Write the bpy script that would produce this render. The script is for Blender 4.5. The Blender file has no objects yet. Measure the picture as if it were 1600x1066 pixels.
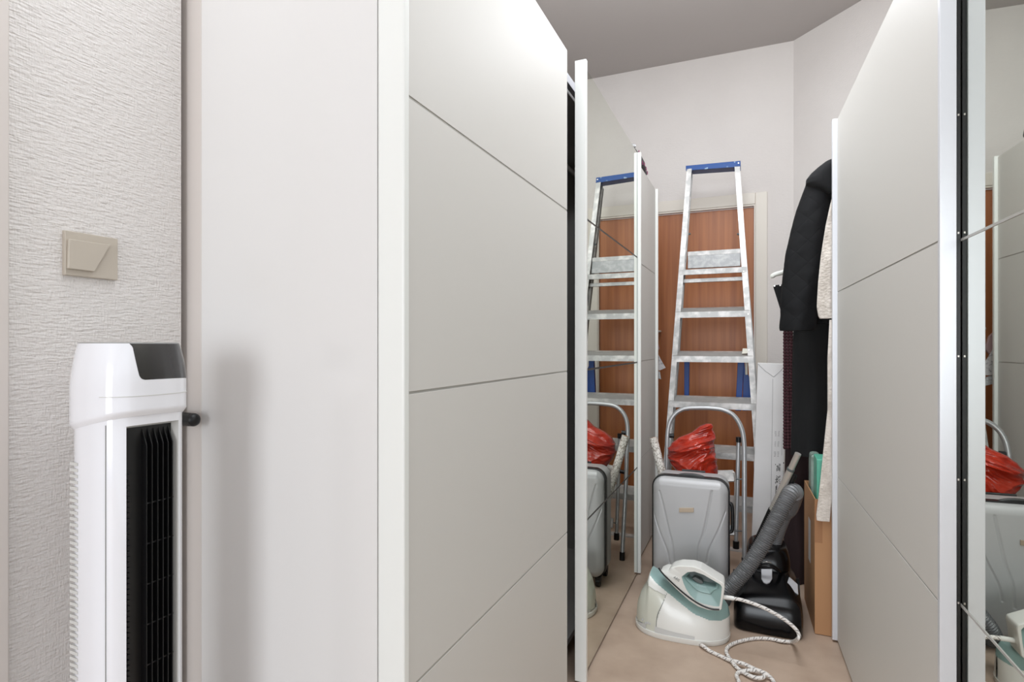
import bpy, bmesh, math, random
from mathutils import Vector, Matrix, noise
random.seed(4)
# ------------------------------------------------------------------ camera, world, light, exposure
F = 889.0; TH = math.radians(23.04); CS, SN = math.cos(TH), math.sin(TH); H = 1.10; HY = 540.0
scn = bpy.context.scene
col = scn.collection
cd = bpy.data.cameras.new('camera'); cam = bpy.data.objects.new('camera', cd); col.objects.link(cam)
cam.location = (0, 0, H); cam.rotation_euler = (math.pi/2, 0, TH)
cd.lens = 36*F/1600; cd.sensor_width = 36; cd.shift_y = 7/1600; cd.clip_start = 0.02
scn.camera = cam
w = bpy.data.worlds.new('world'); scn.world = w; w.use_nodes = True
w.node_tree.nodes['Background'].inputs[0].default_value = (0.93, 0.985, 1.05, 1)
w.node_tree.nodes['Background'].inputs[1].default_value = 1.0
def area(name, loc, tgt, sx, sy, power, colr):
    l = bpy.data.lights.new(name, 'AREA'); l.shape = 'RECTANGLE'; l.size = sx; l.size_y = sy; l.energy = power; l.color = colr
    o = bpy.data.objects.new(name, l); col.objects.link(o); o.location = loc
    o.rotation_euler = (Vector(tgt)-Vector(loc)).to_track_quat('-Z', 'Y').to_euler(); return o
area('rear_fill_light', (-0.05, -5.3, 1.5), (-0.08, 2.0, 1.15), 2.2, 2.2, 100, (0.93, 0.985, 1.04))  # unseen area light added behind the camera to reach into the aisle
area('overhead_fill_light', (-0.1, 1.35, 3.02), (-0.1, 1.3501, 0), 1.5, 2.3, 42, (0.93, 0.985, 1.04))  # added overhead fill to brighten the wardrobe doors and floor
pl = bpy.data.lights.new('aisle_fill_point', 'POINT'); pl.energy = 13; pl.shadow_soft_size = .2; pl.color = (0.95, .985, 1.02)  # added point fill for ceiling and back wall, stands for no fixture
po_ = bpy.data.objects.new('aisle_fill_point', pl); col.objects.link(po_); po_.location = (-.12, 2.4, 2.55)
scn.view_settings.view_transform = 'Standard'; scn.view_settings.look = 'None'
scn.view_settings.gamma = 1; scn.view_settings.use_curve_mapping = False
scn.view_settings.exposure = 0.36

# ------------------------------------------------------------------ helpers
def ray(x, y):
    u = (x-800)/F; v = (HY-y)/F
    return Vector((u*CS-SN, u*SN+CS, v))
C0 = Vector((0, 0, H))
def onY(x, y, Y): r = ray(x, y); return C0 + r*(Y/r.y)
def onX(x, y, X): r = ray(x, y); return C0 + r*(X/r.x)
def onZ(x, y, Z): r = ray(x, y); return C0 + r*((Z-H)/r.z)
def at(x, y, d): return C0 + ray(x, y)*d
def lin(c):
    return tuple(((v/255)/12.92 if v/255 <= .04045 else ((v/255+.055)/1.055)**2.4) for v in c) + (1,)
def mat(name, rgb, rough=.5, metal=0, bump=None, var=None, coat=0, alpha=None, trans=0, spec=None, sheen=0):
    m = bpy.data.materials.new(name); m.use_nodes = True; nt = m.node_tree; b = nt.nodes['Principled BSDF']
    b.inputs['Base Color'].default_value = lin(rgb); b.inputs['Roughness'].default_value = rough; b.inputs['Metallic'].default_value = metal
    if coat: b.inputs['Coat Weight'].default_value = coat; b.inputs['Coat Roughness'].default_value = .06
    if alpha is not None: b.inputs['Alpha'].default_value = alpha
    if trans: b.inputs['Transmission Weight'].default_value = trans
    if spec is not None: b.inputs['Specular IOR Level'].default_value = spec
    if sheen: b.inputs['Sheen Weight'].default_value = sheen
    def coords(sc):
        tc = nt.nodes.new('ShaderNodeTexCoord'); mp = nt.nodes.new('ShaderNodeMapping'); mp.inputs['Scale'].default_value = sc
        nt.links.new(tc.outputs['Object'], mp.inputs['Vector']); return mp.outputs['Vector']
    if var:      # (rgb2, scale3, detail, lo, hi)
        n = nt.nodes.new('ShaderNodeTexNoise'); nt.links.new(coords(var[1]), n.inputs['Vector']); n.inputs['Scale'].default_value = 1; n.inputs['Detail'].default_value = var[2]
        r = nt.nodes.new('ShaderNodeValToRGB'); r.color_ramp.elements[0].position = var[3]; r.color_ramp.elements[1].position = var[4]
        r.color_ramp.elements[0].color = lin(rgb); r.color_ramp.elements[1].color = lin(var[0])
        nt.links.new(n.outputs['Fac'], r.inputs['Fac']); nt.links.new(r.outputs['Color'], b.inputs['Base Color'])
    if bump:     # list of (scale3, strength, dist, detail)
        prev = None
        for (sc, st, di, de) in bump:
            n = nt.nodes.new('ShaderNodeTexNoise'); nt.links.new(coords(sc), n.inputs['Vector']); n.inputs['Scale'].default_value = 1; n.inputs['Detail'].default_value = de
            bp = nt.nodes.new('ShaderNodeBump'); bp.inputs['Strength'].default_value = st; bp.inputs['Distance'].default_value = di
            nt.links.new(n.outputs['Fac'], bp.inputs['Height'])
            if prev: nt.links.new(prev.outputs['Normal'], bp.inputs['Normal'])
            prev = bp
        nt.links.new(prev.outputs['Normal'], b.inputs['Normal'])
    return m
ORG = {}
def rawmesh(name, verts, faces, m, parent=None, smooth=None, bevel=0, seg=2, uvs=None, kind=None):
    vs = [Vector(v) for v in verts]
    po = ORG[parent.name] if parent is not None else None
    if po is None:
        lo = Vector((min(v.x for v in vs), min(v.y for v in vs), min(v.z for v in vs))); hi = Vector((max(v.x for v in vs), max(v.y for v in vs), max(v.z for v in vs)))
        po = Vector(((lo.x+hi.x)/2, (lo.y+hi.y)/2, lo.z)); loc = po
    else: loc = Vector((0, 0, 0))
    me = bpy.data.meshes.new(name); me.from_pydata([v-po for v in vs], [], faces)
    if uvs:
        ul = me.uv_layers.new(name='UVMap')
        for i, uv in enumerate(uvs): ul.data[i].uv = uv
    bm = bmesh.new(); bm.from_mesh(me); bmesh.ops.recalc_face_normals(bm, faces=bm.faces); bm.to_mesh(me); bm.free()
    me.materials.append(m)
    if smooth:
        for p in me.polygons: p.use_smooth = True
        if smooth is not True: me.set_sharp_from_angle(angle=math.radians(smooth))
    o = bpy.data.objects.new(name, me); col.objects.link(o); o.location = loc
    if parent is not None: o.parent = parent
    ORG[o.name] = po
    if bevel:
        bv = o.modifiers.new('bevel', 'BEVEL'); bv.width = bevel; bv.segments = seg; bv.limit_method = 'ANGLE'; bv.angle_limit = math.radians(35)
        for p in me.polygons: p.use_smooth = True
        me.set_sharp_from_angle(angle=math.radians(35))
        bv.harden_normals = True
    if kind: o['kind'] = kind
    return o
def empty(name, loc):
    o = bpy.data.objects.new(name, None); col.objects.link(o); o.location = loc; o.empty_display_size = .1; ORG[o.name] = Vector(loc); return o
def tag(o, label, cat, group=None):
    o['label'] = label; o['category'] = cat
    if group: o['group'] = group
    return o
def struct(o): o['kind'] = 'structure'; return o
BF = [(0,1,3,2),(4,6,7,5),(0,4,5,1),(2,3,7,6),(0,2,6,4),(1,5,7,3)]
def box(name, x0, x1, y0, y1, z0, z1, m, parent=None, bevel=0, M=None, seg=2):
    vs = [Vector((x, y, z)) for x in (x0, x1) for y in (y0, y1) for z in (z0, z1)]
    if M is not None: vs = [M @ v for v in vs]
    return rawmesh(name, vs, BF, m, parent, bevel=bevel, seg=seg)
def boxes(name, lst, m, parent=None, bevel=0, M=None, kind=None):
    vs, fs = [], []
    for (x0, x1, y0, y1, z0, z1) in lst:
        n = len(vs); b = [Vector((x, y, z)) for x in (x0, x1) for y in (y0, y1) for z in (z0, z1)]
        if M is not None: b = [M @ v for v in b]
        vs += b; fs += [tuple(i+n for i in f) for f in BF]
    return rawmesh(name, vs, fs, m, parent, bevel=bevel, kind=kind)
def smoothpath(P, n=8, closed=False):
    P = [Vector(p) for p in P]; out = []
    for i in range(len(P)-1):
        p0 = P[i-1] if i else P[0]*2-P[1]; p1, p2 = P[i], P[i+1]; p3 = P[i+2] if i+2 < len(P) else P[-1]*2-P[-2]
        for k in range(n):
            t = k/n
            out.append(.5*((2*p1)+(p2-p0)*t+(2*p0-5*p1+4*p2-p3)*t*t+(3*p1-p0-3*p2+p3)*t**3))
    out.append(P[-1]); return out
def tube_data(path, r, n=12, rf=None, flat=1.0):
    vs, fs, uvs = [], [], []
    L = 0; t_prev = None; nrm = None; m = len(path)
    for i, p in enumerate(path):
        t = (path[min(i+1, m-1)]-path[max(i-1, 0)]).normalized()
        if nrm is None:
            a = Vector((0, 0, 1)) if abs(t.z) < .9 else Vector((1, 0, 0)); nrm = (a - t*a.dot(t)).normalized()
        else: nrm = (nrm - t*nrm.dot(t)).normalized()
        b = t.cross(nrm); rr = rf(i/(m-1)) if rf else r
        if i: L += (p-path[i-1]).length
        for k in range(n):
            a = 2*math.pi*k/n; vs.append(p + nrm*math.cos(a)*rr + b*math.sin(a)*rr*flat)
        uvs.append(L)
    loops = []
    for i in range(m-1):
        for k in range(n):
            k2 = (k+1) % n
            fs.append((i*n+k, i*n+k2, (i+1)*n+k2, (i+1)*n+k))
            loops += [(uvs[i], k/n), (uvs[i], (k+1)/n), (uvs[i+1], (k+1)/n), (uvs[i+1], k/n)]
    fs.append(tuple(range(n))[::-1]); loops += [(0, 0)]*n
    fs.append(tuple((m-1)*n+k for k in range(n))); loops += [(L, 0)]*n
    return vs, fs, loops
def tube(name, path, r, m, parent=None, n=12, rf=None, flat=1.0):
    path = [Vector(p) for p in path]
    vs, fs, lp = tube_data(path, r, n, rf, flat)
    return rawmesh(name, vs, fs, m, parent, smooth=50, uvs=lp)
def join_data(parts):
    vs, fs = [], []
    for v, f in parts:
        n = len(vs); vs += list(v); fs += [tuple(i+n for i in q) for q in f]
    return vs, fs
def loft(name, rings, m, parent=None, smooth=60, caps=True, bevel=0):
    n = len(rings[0]); vs = [p for r in rings for p in r]; fs = []
    for i in range(len(rings)-1):
        for k in range(n): fs.append((i*n+k, i*n+(k+1) % n, (i+1)*n+(k+1) % n, (i+1)*n+k))
    if caps: fs.append(tuple(range(n))); fs.append(tuple((len(rings)-1)*n+k for k in range(n)))
    return rawmesh(name, vs, fs, m, parent, smooth=smooth, bevel=bevel)
def se(cx, cy, a, b, z, e=2.5, n=48, M=None):
    out = []
    for k in range(n):
        t = 2*math.pi*k/n; c, s = math.cos(t), math.sin(t)
        p = Vector((cx + a*math.copysign(abs(c)**(2/e), c), cy + b*math.copysign(abs(s)**(2/e), s), z))
        out.append(M @ p if M is not None else p)
    return out
def prism(name, pts, nrm, thick, m, parent=None, bevel=0, seg=2, smooth=None):
    """extrude a closed 3d polygon by thick along nrm"""
    n = len(pts); a = [Vector(p) for p in pts]; b = [p+nrm*thick for p in a]
    fs = [tuple(range(n)), tuple(range(2*n-1, n-1, -1))] + [(k, (k+1) % n, n+(k+1) % n, n+k) for k in range(n)]
    return rawmesh(name, a+b, fs, m, parent, bevel=bevel, seg=seg, smooth=smooth)
def frame_prism(name, outer, inner, nrm, thick, m, parent=None, bevel=0):
    """ring-shaped prism; outer and inner have the same number of points"""
    n = len(outer); o = [Vector(p) for p in outer]; i_ = [Vector(p) for p in inner]
    vs = o + i_ + [p+nrm*thick for p in o] + [p+nrm*thick for p in i_]; fs = []
    for k in range(n):
        q = (k+1) % n
        fs += [(k, q, n+q, n+k), (2*n+k, 3*n+k, 3*n+q, 2*n+q), (k, 2*n+k, 2*n+q, q), (n+k, n+q, 3*n+q, 3*n+k)]
    return rawmesh(name, vs, fs, m, parent, bevel=bevel)
def resample(pts, n):
    P = [Vector(p) for p in pts]; P.append(P[0]); L = [0]
    for i in range(len(P)-1): L.append(L[-1]+(P[i+1]-P[i]).length)
    out = []; j = 0
    for k in range(n):
        s = L[-1]*k/n
        while L[j+1] < s: j += 1
        out.append(P[j].lerp(P[j+1], (s-L[j])/max(1e-9, L[j+1]-L[j])))
    return out
def interp(rows, y):
    for a, b in zip(rows, rows[1:]):
        if a[0] <= y <= b[0]:
            t = (y-a[0])/(b[0]-a[0]); t2 = t
            return tuple(p+(q-p)*t2 for p, q in zip(a, b))
    return rows[-1] if y > rows[-1][0] else rows[0]
def garment(name, rows, Y, thick, m, parent=None, folds=5, amp=.006, step=4, n=64, seed=0, e=2.2, crumple=0):
    """hanging cloth: rows (pixel y, left x, right x) measured on the plane Y"""
    y0, y1 = rows[0][0], rows[-1][0]; ny = max(4, int((y1-y0)/step)); rings = []
    for i in range(ny+1):
        y = y0+(y1-y0)*i/ny; r = interp(rows, y); A = onY(r[1], y, Y); B = onY(r[2], y, Y)
        z = A.z; cx = (A.x+B.x)/2; hw = max(.002, (B.x-A.x)/2); f = i/ny
        th = thick*min(1, .35+1.2*math.sqrt(max(0, min(f, 1)*3)))if f < .33 else thick
        ring = []
        for k in range(n):
            t = 2*math.pi*k/n; c, s = math.cos(t), math.sin(t)
            px = hw*math.copysign(abs(c)**(2/e), c); py = th*math.copysign(abs(s)**(2/e), s)
            fold = amp*(.3+.7*f)*math.sin(folds*t+2.2*noise.noise((z*4, t*.3, seed))+seed)
            cr = crumple*noise.noise((px*38+seed, z*30, py*38))+.5*crumple*noise.noise((px*90+seed, z*75, py*80))
            q = 1+(fold+cr)/max(.02, th)
            ring.append(Vector((cx+px*(1+(fold*.3+cr*.4)/max(.05, hw)), Y+py*q, z)))
        rings.append(ring)
    return loft(name, rings, m, parent, smooth=70)

# ------------------------------------------------------------------ materials
M_wall = mat('woven_wallpaper_white', (225, 220, 216), .85, bump=[((55, 55, 270), .7, .0040, 1.5), ((380, 380, 75), .55, .003, 1.5), ((40, 40, 120), .25, .003, 1)])
M_wallb = mat('papered_wall_white', (226, 221, 217), .88, bump=[((60, 60, 160), .45, .003, 3), ((160, 160, 40), .3, .002, 2)], var=((216, 210, 206), (1.2, 1.2, 1.2), 3, .35, .75))
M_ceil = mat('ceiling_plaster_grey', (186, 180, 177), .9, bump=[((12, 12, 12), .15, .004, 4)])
M_floor = mat('beige_vinyl', (186, 164, 146), .48, var=((168, 146, 128), (7, 7, 7), 7, .35, .72), bump=[((220, 220, 220), .12, .001, 2)])
M_white = mat('white_lacquer_board', (222, 219, 213), .34, coat=.15)
M_wface = mat('white_door_board', (213, 210, 205), .5, spec=.3)
M_side = mat('white_side_board', (226, 224, 222), .22, coat=.3)
M_stile = mat('white_stile_profile', (236, 237, 233), .3)
M_alu = mat('white_aluminium_profile', (226, 228, 234), .3, metal=.25)
M_seam = mat('seam_grey_metal', (186, 184, 179), .4, metal=.3)
M_seamd = mat('seam_dark', (60, 56, 52), .5)
M_mirror = mat('mirror_glass', (218, 221, 213), .012, metal=1)
M_dark = mat('interior_shade_backing', (24, 23, 24), .8)  # near-black puts interior shade into the wardrobe boards; also backs mirror doors
M_casing = mat('cream_painted_wood', (224, 217, 206), .45, bump=[((4, 4, 60), .1, .002, 2)])
M_beige = mat('pale_beige_paint', (212, 204, 198), .5)
M_wood = mat('teak_veneer', (184, 115, 66), .42, var=((150, 86, 46), (30, 30, 1.1), 9, .32, .72), bump=[((60, 60, 3), .1, .001, 4)])
M_switch = mat('beige_switch_plastic', (192, 182, 168), .45)
M_fan = mat('fan_white_gloss', (236, 236, 240), .14, coat=.6)
M_fanb = mat('fan_bezel_white', (206, 205, 201), .3)
M_fand = mat('fan_smoked_display', (44, 42, 42), .16, coat=.4)
M_fant = mat('fan_top_grey', (150, 150, 148), .4)
M_blk = mat('black_plastic', (14, 14, 16), .42)
M_blkg = mat('black_gloss', (7, 7, 9), .22, spec=.3)
M_al = mat('worn_aluminium', (170, 169, 167), .42, metal=.5, var=((206, 203, 200), (24, 24, 24), 8, .42, .66), bump=[((80, 80, 80), .12, .001, 5)])
M_algrey = mat('dull_aluminium_sheet', (146, 147, 147), .5, metal=.4, var=((166, 166, 165), (40, 40, 40), 8, .4, .65))
M_altop = mat('ribbed_aluminium_tread', (176, 175, 172), .5, metal=.5, bump=[((12, 400, 12), .5, .001, 1)])
M_blue = mat('blue_painted_metal', (18, 72, 142), .42, var=((150, 178, 206), (18, 18, 18), 8, .66, .7))
M_bluep = mat('blue_plastic', (10, 66, 142), .45)
M_tube = mat('grey_lacquered_tube', (176, 177, 178), .34, metal=.45)
M_cream = mat('cream_cap', (226, 222, 208), .5, var=((120, 110, 96), (60, 60, 60), 6, .62, .68))
M_case = mat('silver_grey_shell', (178, 177, 178), .42, metal=.1, bump=[((900, 900, 900), .08, .0005, 2)])
M_badge = mat('tan_badge', (176, 160, 142), .35, metal=.5)
M_carton = mat('white_carton', (222, 220, 219), .6, var=((206, 203, 202), (3, 3, 3), 4, .4, .75))
M_ink = mat('black_print_ink', (30, 28, 28), .7)
M_inkg = mat('grey_print_ink', (168, 166, 166), .7)
M_kraft = mat('kraft_cardboard', (184, 138, 98), .72, bump=[((260, 260, 4), .12, .001, 1)])
M_kraftd = mat('kraft_cardboard_flap', (164, 118, 82), .74)
M_coat = mat('black_quilted_nylon', (17, 17, 19), .75, spec=.25)
M_coat2 = mat('black_wool', (14, 14, 16), .9, bump=[((30, 30, 6), .4, .006, 3)])
M_fleece = mat('beige_fleece', (226, 217, 208), .95, sheen=.3, var=((196, 186, 176), (34, 34, 20), 5, .4, .7), bump=[((90, 90, 120), .8, .006, 4), ((14, 14, 8), .5, .01, 3)])
M_knit = mat('maroon_knit', (66, 34, 40), .95)
M_teal = mat('teal_green_plastic', (98, 186, 160), .4)
M_foil = mat('clear_green_wrap', (158, 178, 168), .22, bump=[((26, 26, 14), .9, .02, 4)])
M_mint = mat('grey_teal_plastic', (140, 168, 165), .34)
M_iwhite = mat('appliance_white', (224, 223, 218), .3, coat=.15)
M_tank = mat('milky_translucent_tank', (206, 206, 194), .25, coat=.3)
M_dkg = mat('grip_shade_grey', (112, 120, 118), .35)
M_gry = mat('dark_grey_plastic', (92, 98, 98), .4)
M_lgry = mat('light_grey_plastic', (186, 186, 190), .38)
M_slot = mat('slot_grey', (198, 198, 196), .4)
M_chrome = mat('steel_tube', (204, 199, 193), .3, metal=.6)
M_paper = mat('grey_printed_fabric', (196, 192, 192), .8, var=((120, 116, 120), (60, 60, 60), 5, .55, .66))
M_pinkc = mat('dusty_pink_fabric', (168, 138, 138), .85)
M_plasticbag = mat('clear_plastic_wrap', (180, 180, 180), .18, bump=[((22, 22, 22), .9, .02, 4)])
M_bagdull = mat('dull_grey_plastic', (140, 138, 136), .35, bump=[((22, 22, 22), .9, .02, 4)])
M_pink = mat('pink_flower', (172, 92, 128), .7)
M_clear = mat('clear_hanger_plastic', (214, 214, 206), .15)
M_bagdk = mat('black_bag_fabric', (30, 30, 33), .5, bump=[((20, 20, 20), .5, .01, 3)])
# special ones
M_red = mat('red_plastic_film', (182, 46, 24), .26, coat=.3, bump=[((22, 22, 34), .45, .012, 3)], var=((138, 26, 14), (8, 8, 12), 4, .42, .65))
def braid(name, c1, c2, su, sv):
    m = mat(name, c1, .7); nt = m.node_tree; b = nt.nodes['Principled BSDF']
    uv = nt.nodes.new('ShaderNodeUVMap'); uv.uv_map = 'UVMap'; sx = nt.nodes.new('ShaderNodeSeparateXYZ'); nt.links.new(uv.outputs['UV'], sx.inputs[0])
    def mth(op, a, bb=None, c=None):
        n = nt.nodes.new('ShaderNodeMath'); n.operation = op
        for i, v in enumerate((a, bb, c)):
            if v is None: continue
            if isinstance(v, (int, float)): n.inputs[i].default_value = v
            else: nt.links.new(v, n.inputs[i])
        return n.outputs[0]
    u = mth('MULTIPLY', sx.outputs[0], su); v = mth('MULTIPLY', sx.outputs[1], sv)
    s1 = mth('SINE', mth('MULTIPLY', mth('ADD', u, v), 2*math.pi)); s2 = mth('SINE', mth('MULTIPLY', mth('SUBTRACT', u, v), 2*math.pi))
    d = mth('GREATER_THAN', mth('MULTIPLY', s1, 1.0), .82); d2 = mth('GREATER_THAN', mth('SINE', mth('MULTIPLY', u, 2.6)), -.2)
    dd = mth('MULTIPLY', d, d2); mx = nt.nodes.new('ShaderNodeMix'); mx.data_type = 'RGBA'
    mx.inputs[6].default_value = lin(c1); mx.inputs[7].default_value = lin(c2); nt.links.new(dd, mx.inputs[0]); nt.links.new(mx.outputs[2], b.inputs['Base Color'])
    bp = nt.nodes.new('ShaderNodeBump'); bp.inputs['Strength'].default_value = .5; bp.inputs['Distance'].default_value = .001
    nt.links.new(mth('ADD', s1, s2), bp.inputs['Height']); nt.links.new(bp.outputs['Normal'], b.inputs['Normal']); return m
M_cord = braid('braided_cord', (226, 221, 216), (60, 58, 60), 90, 3)
def quilt(m):
    nt = m.node_tree; b = nt.nodes['Principled BSDF']; tc = nt.nodes.new('ShaderNodeTexCoord'); sx = nt.nodes.new('ShaderNodeSeparateXYZ'); nt.links.new(tc.outputs['Object'], sx.inputs[0])
    hs = []
    for sg in (1, -1):
        a = nt.nodes.new('ShaderNodeMath'); a.operation = 'MULTIPLY_ADD'; a.inputs[1].default_value = sg*1.0; nt.links.new(sx.outputs['X'], a.inputs[0]); nt.links.new(sx.outputs['Z'], a.inputs[2])
        s = nt.nodes.new('ShaderNodeMath'); s.operation = 'MULTIPLY'; s.inputs[1].default_value = 36; nt.links.new(a.outputs[0], s.inputs[0])
        c = nt.nodes.new('ShaderNodeMath'); c.operation = 'SINE'; nt.links.new(s.outputs[0], c.inputs[0])
        d = nt.nodes.new('ShaderNodeMath'); d.operation = 'ABSOLUTE'; nt.links.new(c.outputs[0], d.inputs[0])
        e = nt.nodes.new('ShaderNodeMath'); e.operation = 'POWER'; e.inputs[1].default_value = .35; nt.links.new(d.outputs[0], e.inputs[0]); hs.append(e)
    mn = nt.nodes.new('ShaderNodeMath'); mn.operation = 'MINIMUM'; nt.links.new(hs[0].outputs[0], mn.inputs[0]); nt.links.new(hs[1].outputs[0], mn.inputs[1])
    bp = nt.nodes.new('ShaderNodeBump'); bp.inputs['Strength'].default_value = .22; bp.inputs['Distance'].default_value = .006
    nt.links.new(mn.outputs[0], bp.inputs['Height']); nt.links.new(bp.outputs['Normal'], b.inputs['Normal'])
quilt(M_coat)
def rolls(m, sc, rgb2, lo, hi):
    nt = m.node_tree; b = nt.nodes['Principled BSDF']; tc = nt.nodes.new('ShaderNodeTexCoord'); v = nt.nodes.new('ShaderNodeTexVoronoi'); v.feature = 'DISTANCE_TO_EDGE'
    nz = nt.nodes.new('ShaderNodeTexNoise'); nz.inputs['Scale'].default_value = sc*.6; nt.links.new(tc.outputs['Object'], nz.inputs['Vector'])
    ad = nt.nodes.new('ShaderNodeVectorMath'); ad.operation = 'MULTIPLY_ADD'; ad.inputs[1].default_value = (.05, .05, .05)
    nt.links.new(nz.outputs['Color'], ad.inputs[0]); nt.links.new(tc.outputs['Object'], ad.inputs[2]); nt.links.new(ad.outputs[0], v.inputs['Vector']); v.inputs['Scale'].default_value = sc
    r = nt.nodes.new('ShaderNodeValToRGB'); r.color_ramp.elements[0].position = lo; r.color_ramp.elements[1].position = hi
    r.color_ramp.elements[0].color = lin(rgb2); r.color_ramp.elements[1].color = b.inputs['Base Color'].default_value[:]
    nt.links.new(v.outputs['Distance'], r.inputs['Fac']); nt.links.new(r.outputs['Color'], b.inputs['Base Color'])
M_roll = mat('floral_white_paper', (226, 221, 214), .55); rolls(M_roll, 55, (150, 140, 130), .03, .09)

# ------------------------------------------------------------------ room shell
CZ = 3.04; BY = 4.033; XL = -1.30
SW = -1.05                                                           # plane of the wall with the switch
struct(box('floor', -2.6, 2.6, -5.6, 4.4, -.1, 0, M_floor))
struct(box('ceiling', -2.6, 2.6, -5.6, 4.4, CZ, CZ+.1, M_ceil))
struct(box('wall_left', XL-.25, SW, -5.6, .785, 0, CZ, M_wall))
struct(box('wall_left_recess', XL-.25, XL, .785, BY+.12, 0, CZ, M_wallb)); bpy.data.objects['wall_left_recess'].name = 'wall_side'
bw = struct(boxes('wall_back', [(-1.3, -.80, BY, BY+.12, 0, CZ), (.0036, .235, BY, BY+.12, 0, CZ), (-.80, .0036, BY, BY+.12, H+.915, CZ)], M_wallb))
# oblique wall, 45 degrees
ox, oy = .232, BY; L = 1.45
q = [Vector((ox, oy, 0)), Vector((ox+L*.7071, oy-L*.7071, 0)), Vector((ox+L*.7071+.1, oy-L*.7071+.1, 0)), Vector((ox+.1, oy+.1, 0))]
struct(prism('wall_corner', q, Vector((0, 0, 1)), CZ, M_wallb))
struct(box('wall_right', 1.25, 1.37, .15, 3.1, 0, CZ, M_wallb))
# near door casing at the left edge of the frame
struct(box('trim_1', SW, SW+.014, .40, .495, 0, 2.3, M_beige, bevel=.003))
# pale strip of a door leaf between wall end and wardrobe, with its black lever
d1 = struct(box('door_1', -1.16, -1.012, .80, .84, 0.01, 2.6, M_beige, bevel=.002))
hc = onY(300, 655.5, .775)
tube('door_handle', [Vector((hc.x-.10, .772, hc.z)), Vector((hc.x+.0, .772, hc.z)), Vector((hc.x+.008, .772, hc.z))], .0130, M_blk, d1, n=20)
bpy.data.objects['door_handle']['label'] = 'black rounded lever handle'
s_ = se(0, 0, .0130, .0130, 0, 2, 20)
# rounded end of the lever
rings = [[Vector((hc.x+.008+.0110*math.sin(a), .772+p.x*math.cos(a), hc.z+p.y*math.cos(a))) for p in s_] for a in [i*math.pi/2/6 for i in range(6)]+[1.5]]
loft('handle_tip', rings, M_blk, d1, smooth=True)
tube('handle_neck', [Vector((hc.x-.088, .772, hc.z)), Vector((hc.x-.088, .80, hc.z))], .009, M_blk, d1, n=16)
# wooden door at the back
d2 = struct(box('door_2', -.795, .0, BY+.018, BY+.055, .008, H+.905, M_wood, bevel=.002))
hz = H+.912
t2 = struct(boxes('trim_2', [(.008, .079, BY-.016, BY+.0, 0, hz+.082), (-.88, -.80, BY-.016, BY, 0, hz+.082), (-.80, .008, BY-.016, BY, hz+.008, hz+.082)], M_casing, bevel=.004))
boxes('frame_stop', [(.0005, .010, BY-.010, BY+.017, 0, hz+.0), (-.81, -.7965, BY-.010, BY+.017, 0, hz), (-.81, .010, BY-.010, BY+.017, hz-.003, hz+.012)], M_casing, t2, bevel=.002)
tube('door_handle', smoothpath([onY(1031, 518, BY+.02), onY(1031, 518, BY-.04)+Vector((0, 0, 0)), onY(1031, 518, BY-.045)+Vector((-.05, 0, 0)), onY(1031, 518, BY-.045)+Vector((-.1, 0, 0))], 5), .008, M_chrome, d2)
# baseboard on the oblique wall and the back
struct(box('baseboard_back', .082, .225, BY-.014, BY, 0, .07, M_casing, bevel=.003))

# ------------------------------------------------------------------ wardrobes
PZ = [(.012, H-.5875), (H-.5825, H-.0835), (H-.0785, H+.420), (H+.425, H+.925)]   # four panels of each left door
def panels(parent, mk, zs, m, bevel=.0012):
    for (a, b) in zs: mk('door_panel', a, b, m, parent, bevel)
# --- near left wardrobe
FX = -.5385
W1 = empty('sliding_wardrobe', (-.77, 1.8, 0)); tag(W1, 'tall white sliding wardrobe nearest on the left, with one plain and one mirrored door', 'wardrobe')
Y0, Y1 = .80, 2.79; XB = -1.012
box('side_panel', XB, -.5895, Y0, Y0+.019, 0, 2.02, M_side, W1, bevel=.0008)
box('side_panel', XB, -.602, Y1-.019, Y1, 0, 2.02, M_white, W1, bevel=.0008)
box('top_panel', XB, -.61, Y0+.019, Y1-.019, 2.0, 2.02, M_white, W1)
box('bottom_panel', XB, -.60, Y0+.019, Y1-.019, .05, .07, M_white, W1)
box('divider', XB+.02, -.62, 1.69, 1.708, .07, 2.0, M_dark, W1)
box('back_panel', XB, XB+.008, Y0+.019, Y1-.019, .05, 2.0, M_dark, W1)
tube('clothes_rail', [Vector((-.80, 1.72, 1.93)), Vector((-.80, 2.765, 1.93))], .012, M_chrome, W1)
box('door_track', -.602, -.585, Y0, Y1, 2.0, 2.03, M_alu, W1)
# plain door
dA = box('sliding_door', FX-.020, FX-.0014, Y0+.0175, 1.708, .010, H+.925, M_seam, W1)
for (a, b) in PZ: box('door_panel', FX-.0013, FX, Y0+.0175, 1.708, a, b, M_wface, dA, bevel=.0004)
box('stile', FX-.050, FX+.0035, Y0-.0005, Y0+.017, .008, H+.93, M_stile, dA, bevel=.004, seg=3)
# mirrored door
MX = -.515
dB = box('sliding_door', MX-.020, MX-.006, 1.80, 2.755, .010, H+.925, M_dark, W1); dB['label'] = 'mirrored sliding door'
for (a, b) in PZ: box('mirror_panel', MX-.0055, MX, 1.802, 2.748, a+(.001 if a > .1 else 0), b-.001, M_mirror, dB)
for (a, b) in zip(PZ, PZ[1:]): box('seam_strip', MX-.0055, MX-.0004, 1.802, 2.748, a[1]-.001, b[0]+.001, M_seamd, dB)
box('stile', -.537, -.499, 1.785, 1.801, .008, H+.927, M_stile, dB, bevel=.0015)
box('stile', -.537, -.499, 2.749, 2.765, .008, H+.927, M_stile, dB, bevel=.0015)
box('reflection_groove_line', MX-.005, MX+.0008, 2.7455, 2.7488, .012, H+.925, M_gry, dB)  # added dark strip, drawn to part the stile from its reflection
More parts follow.
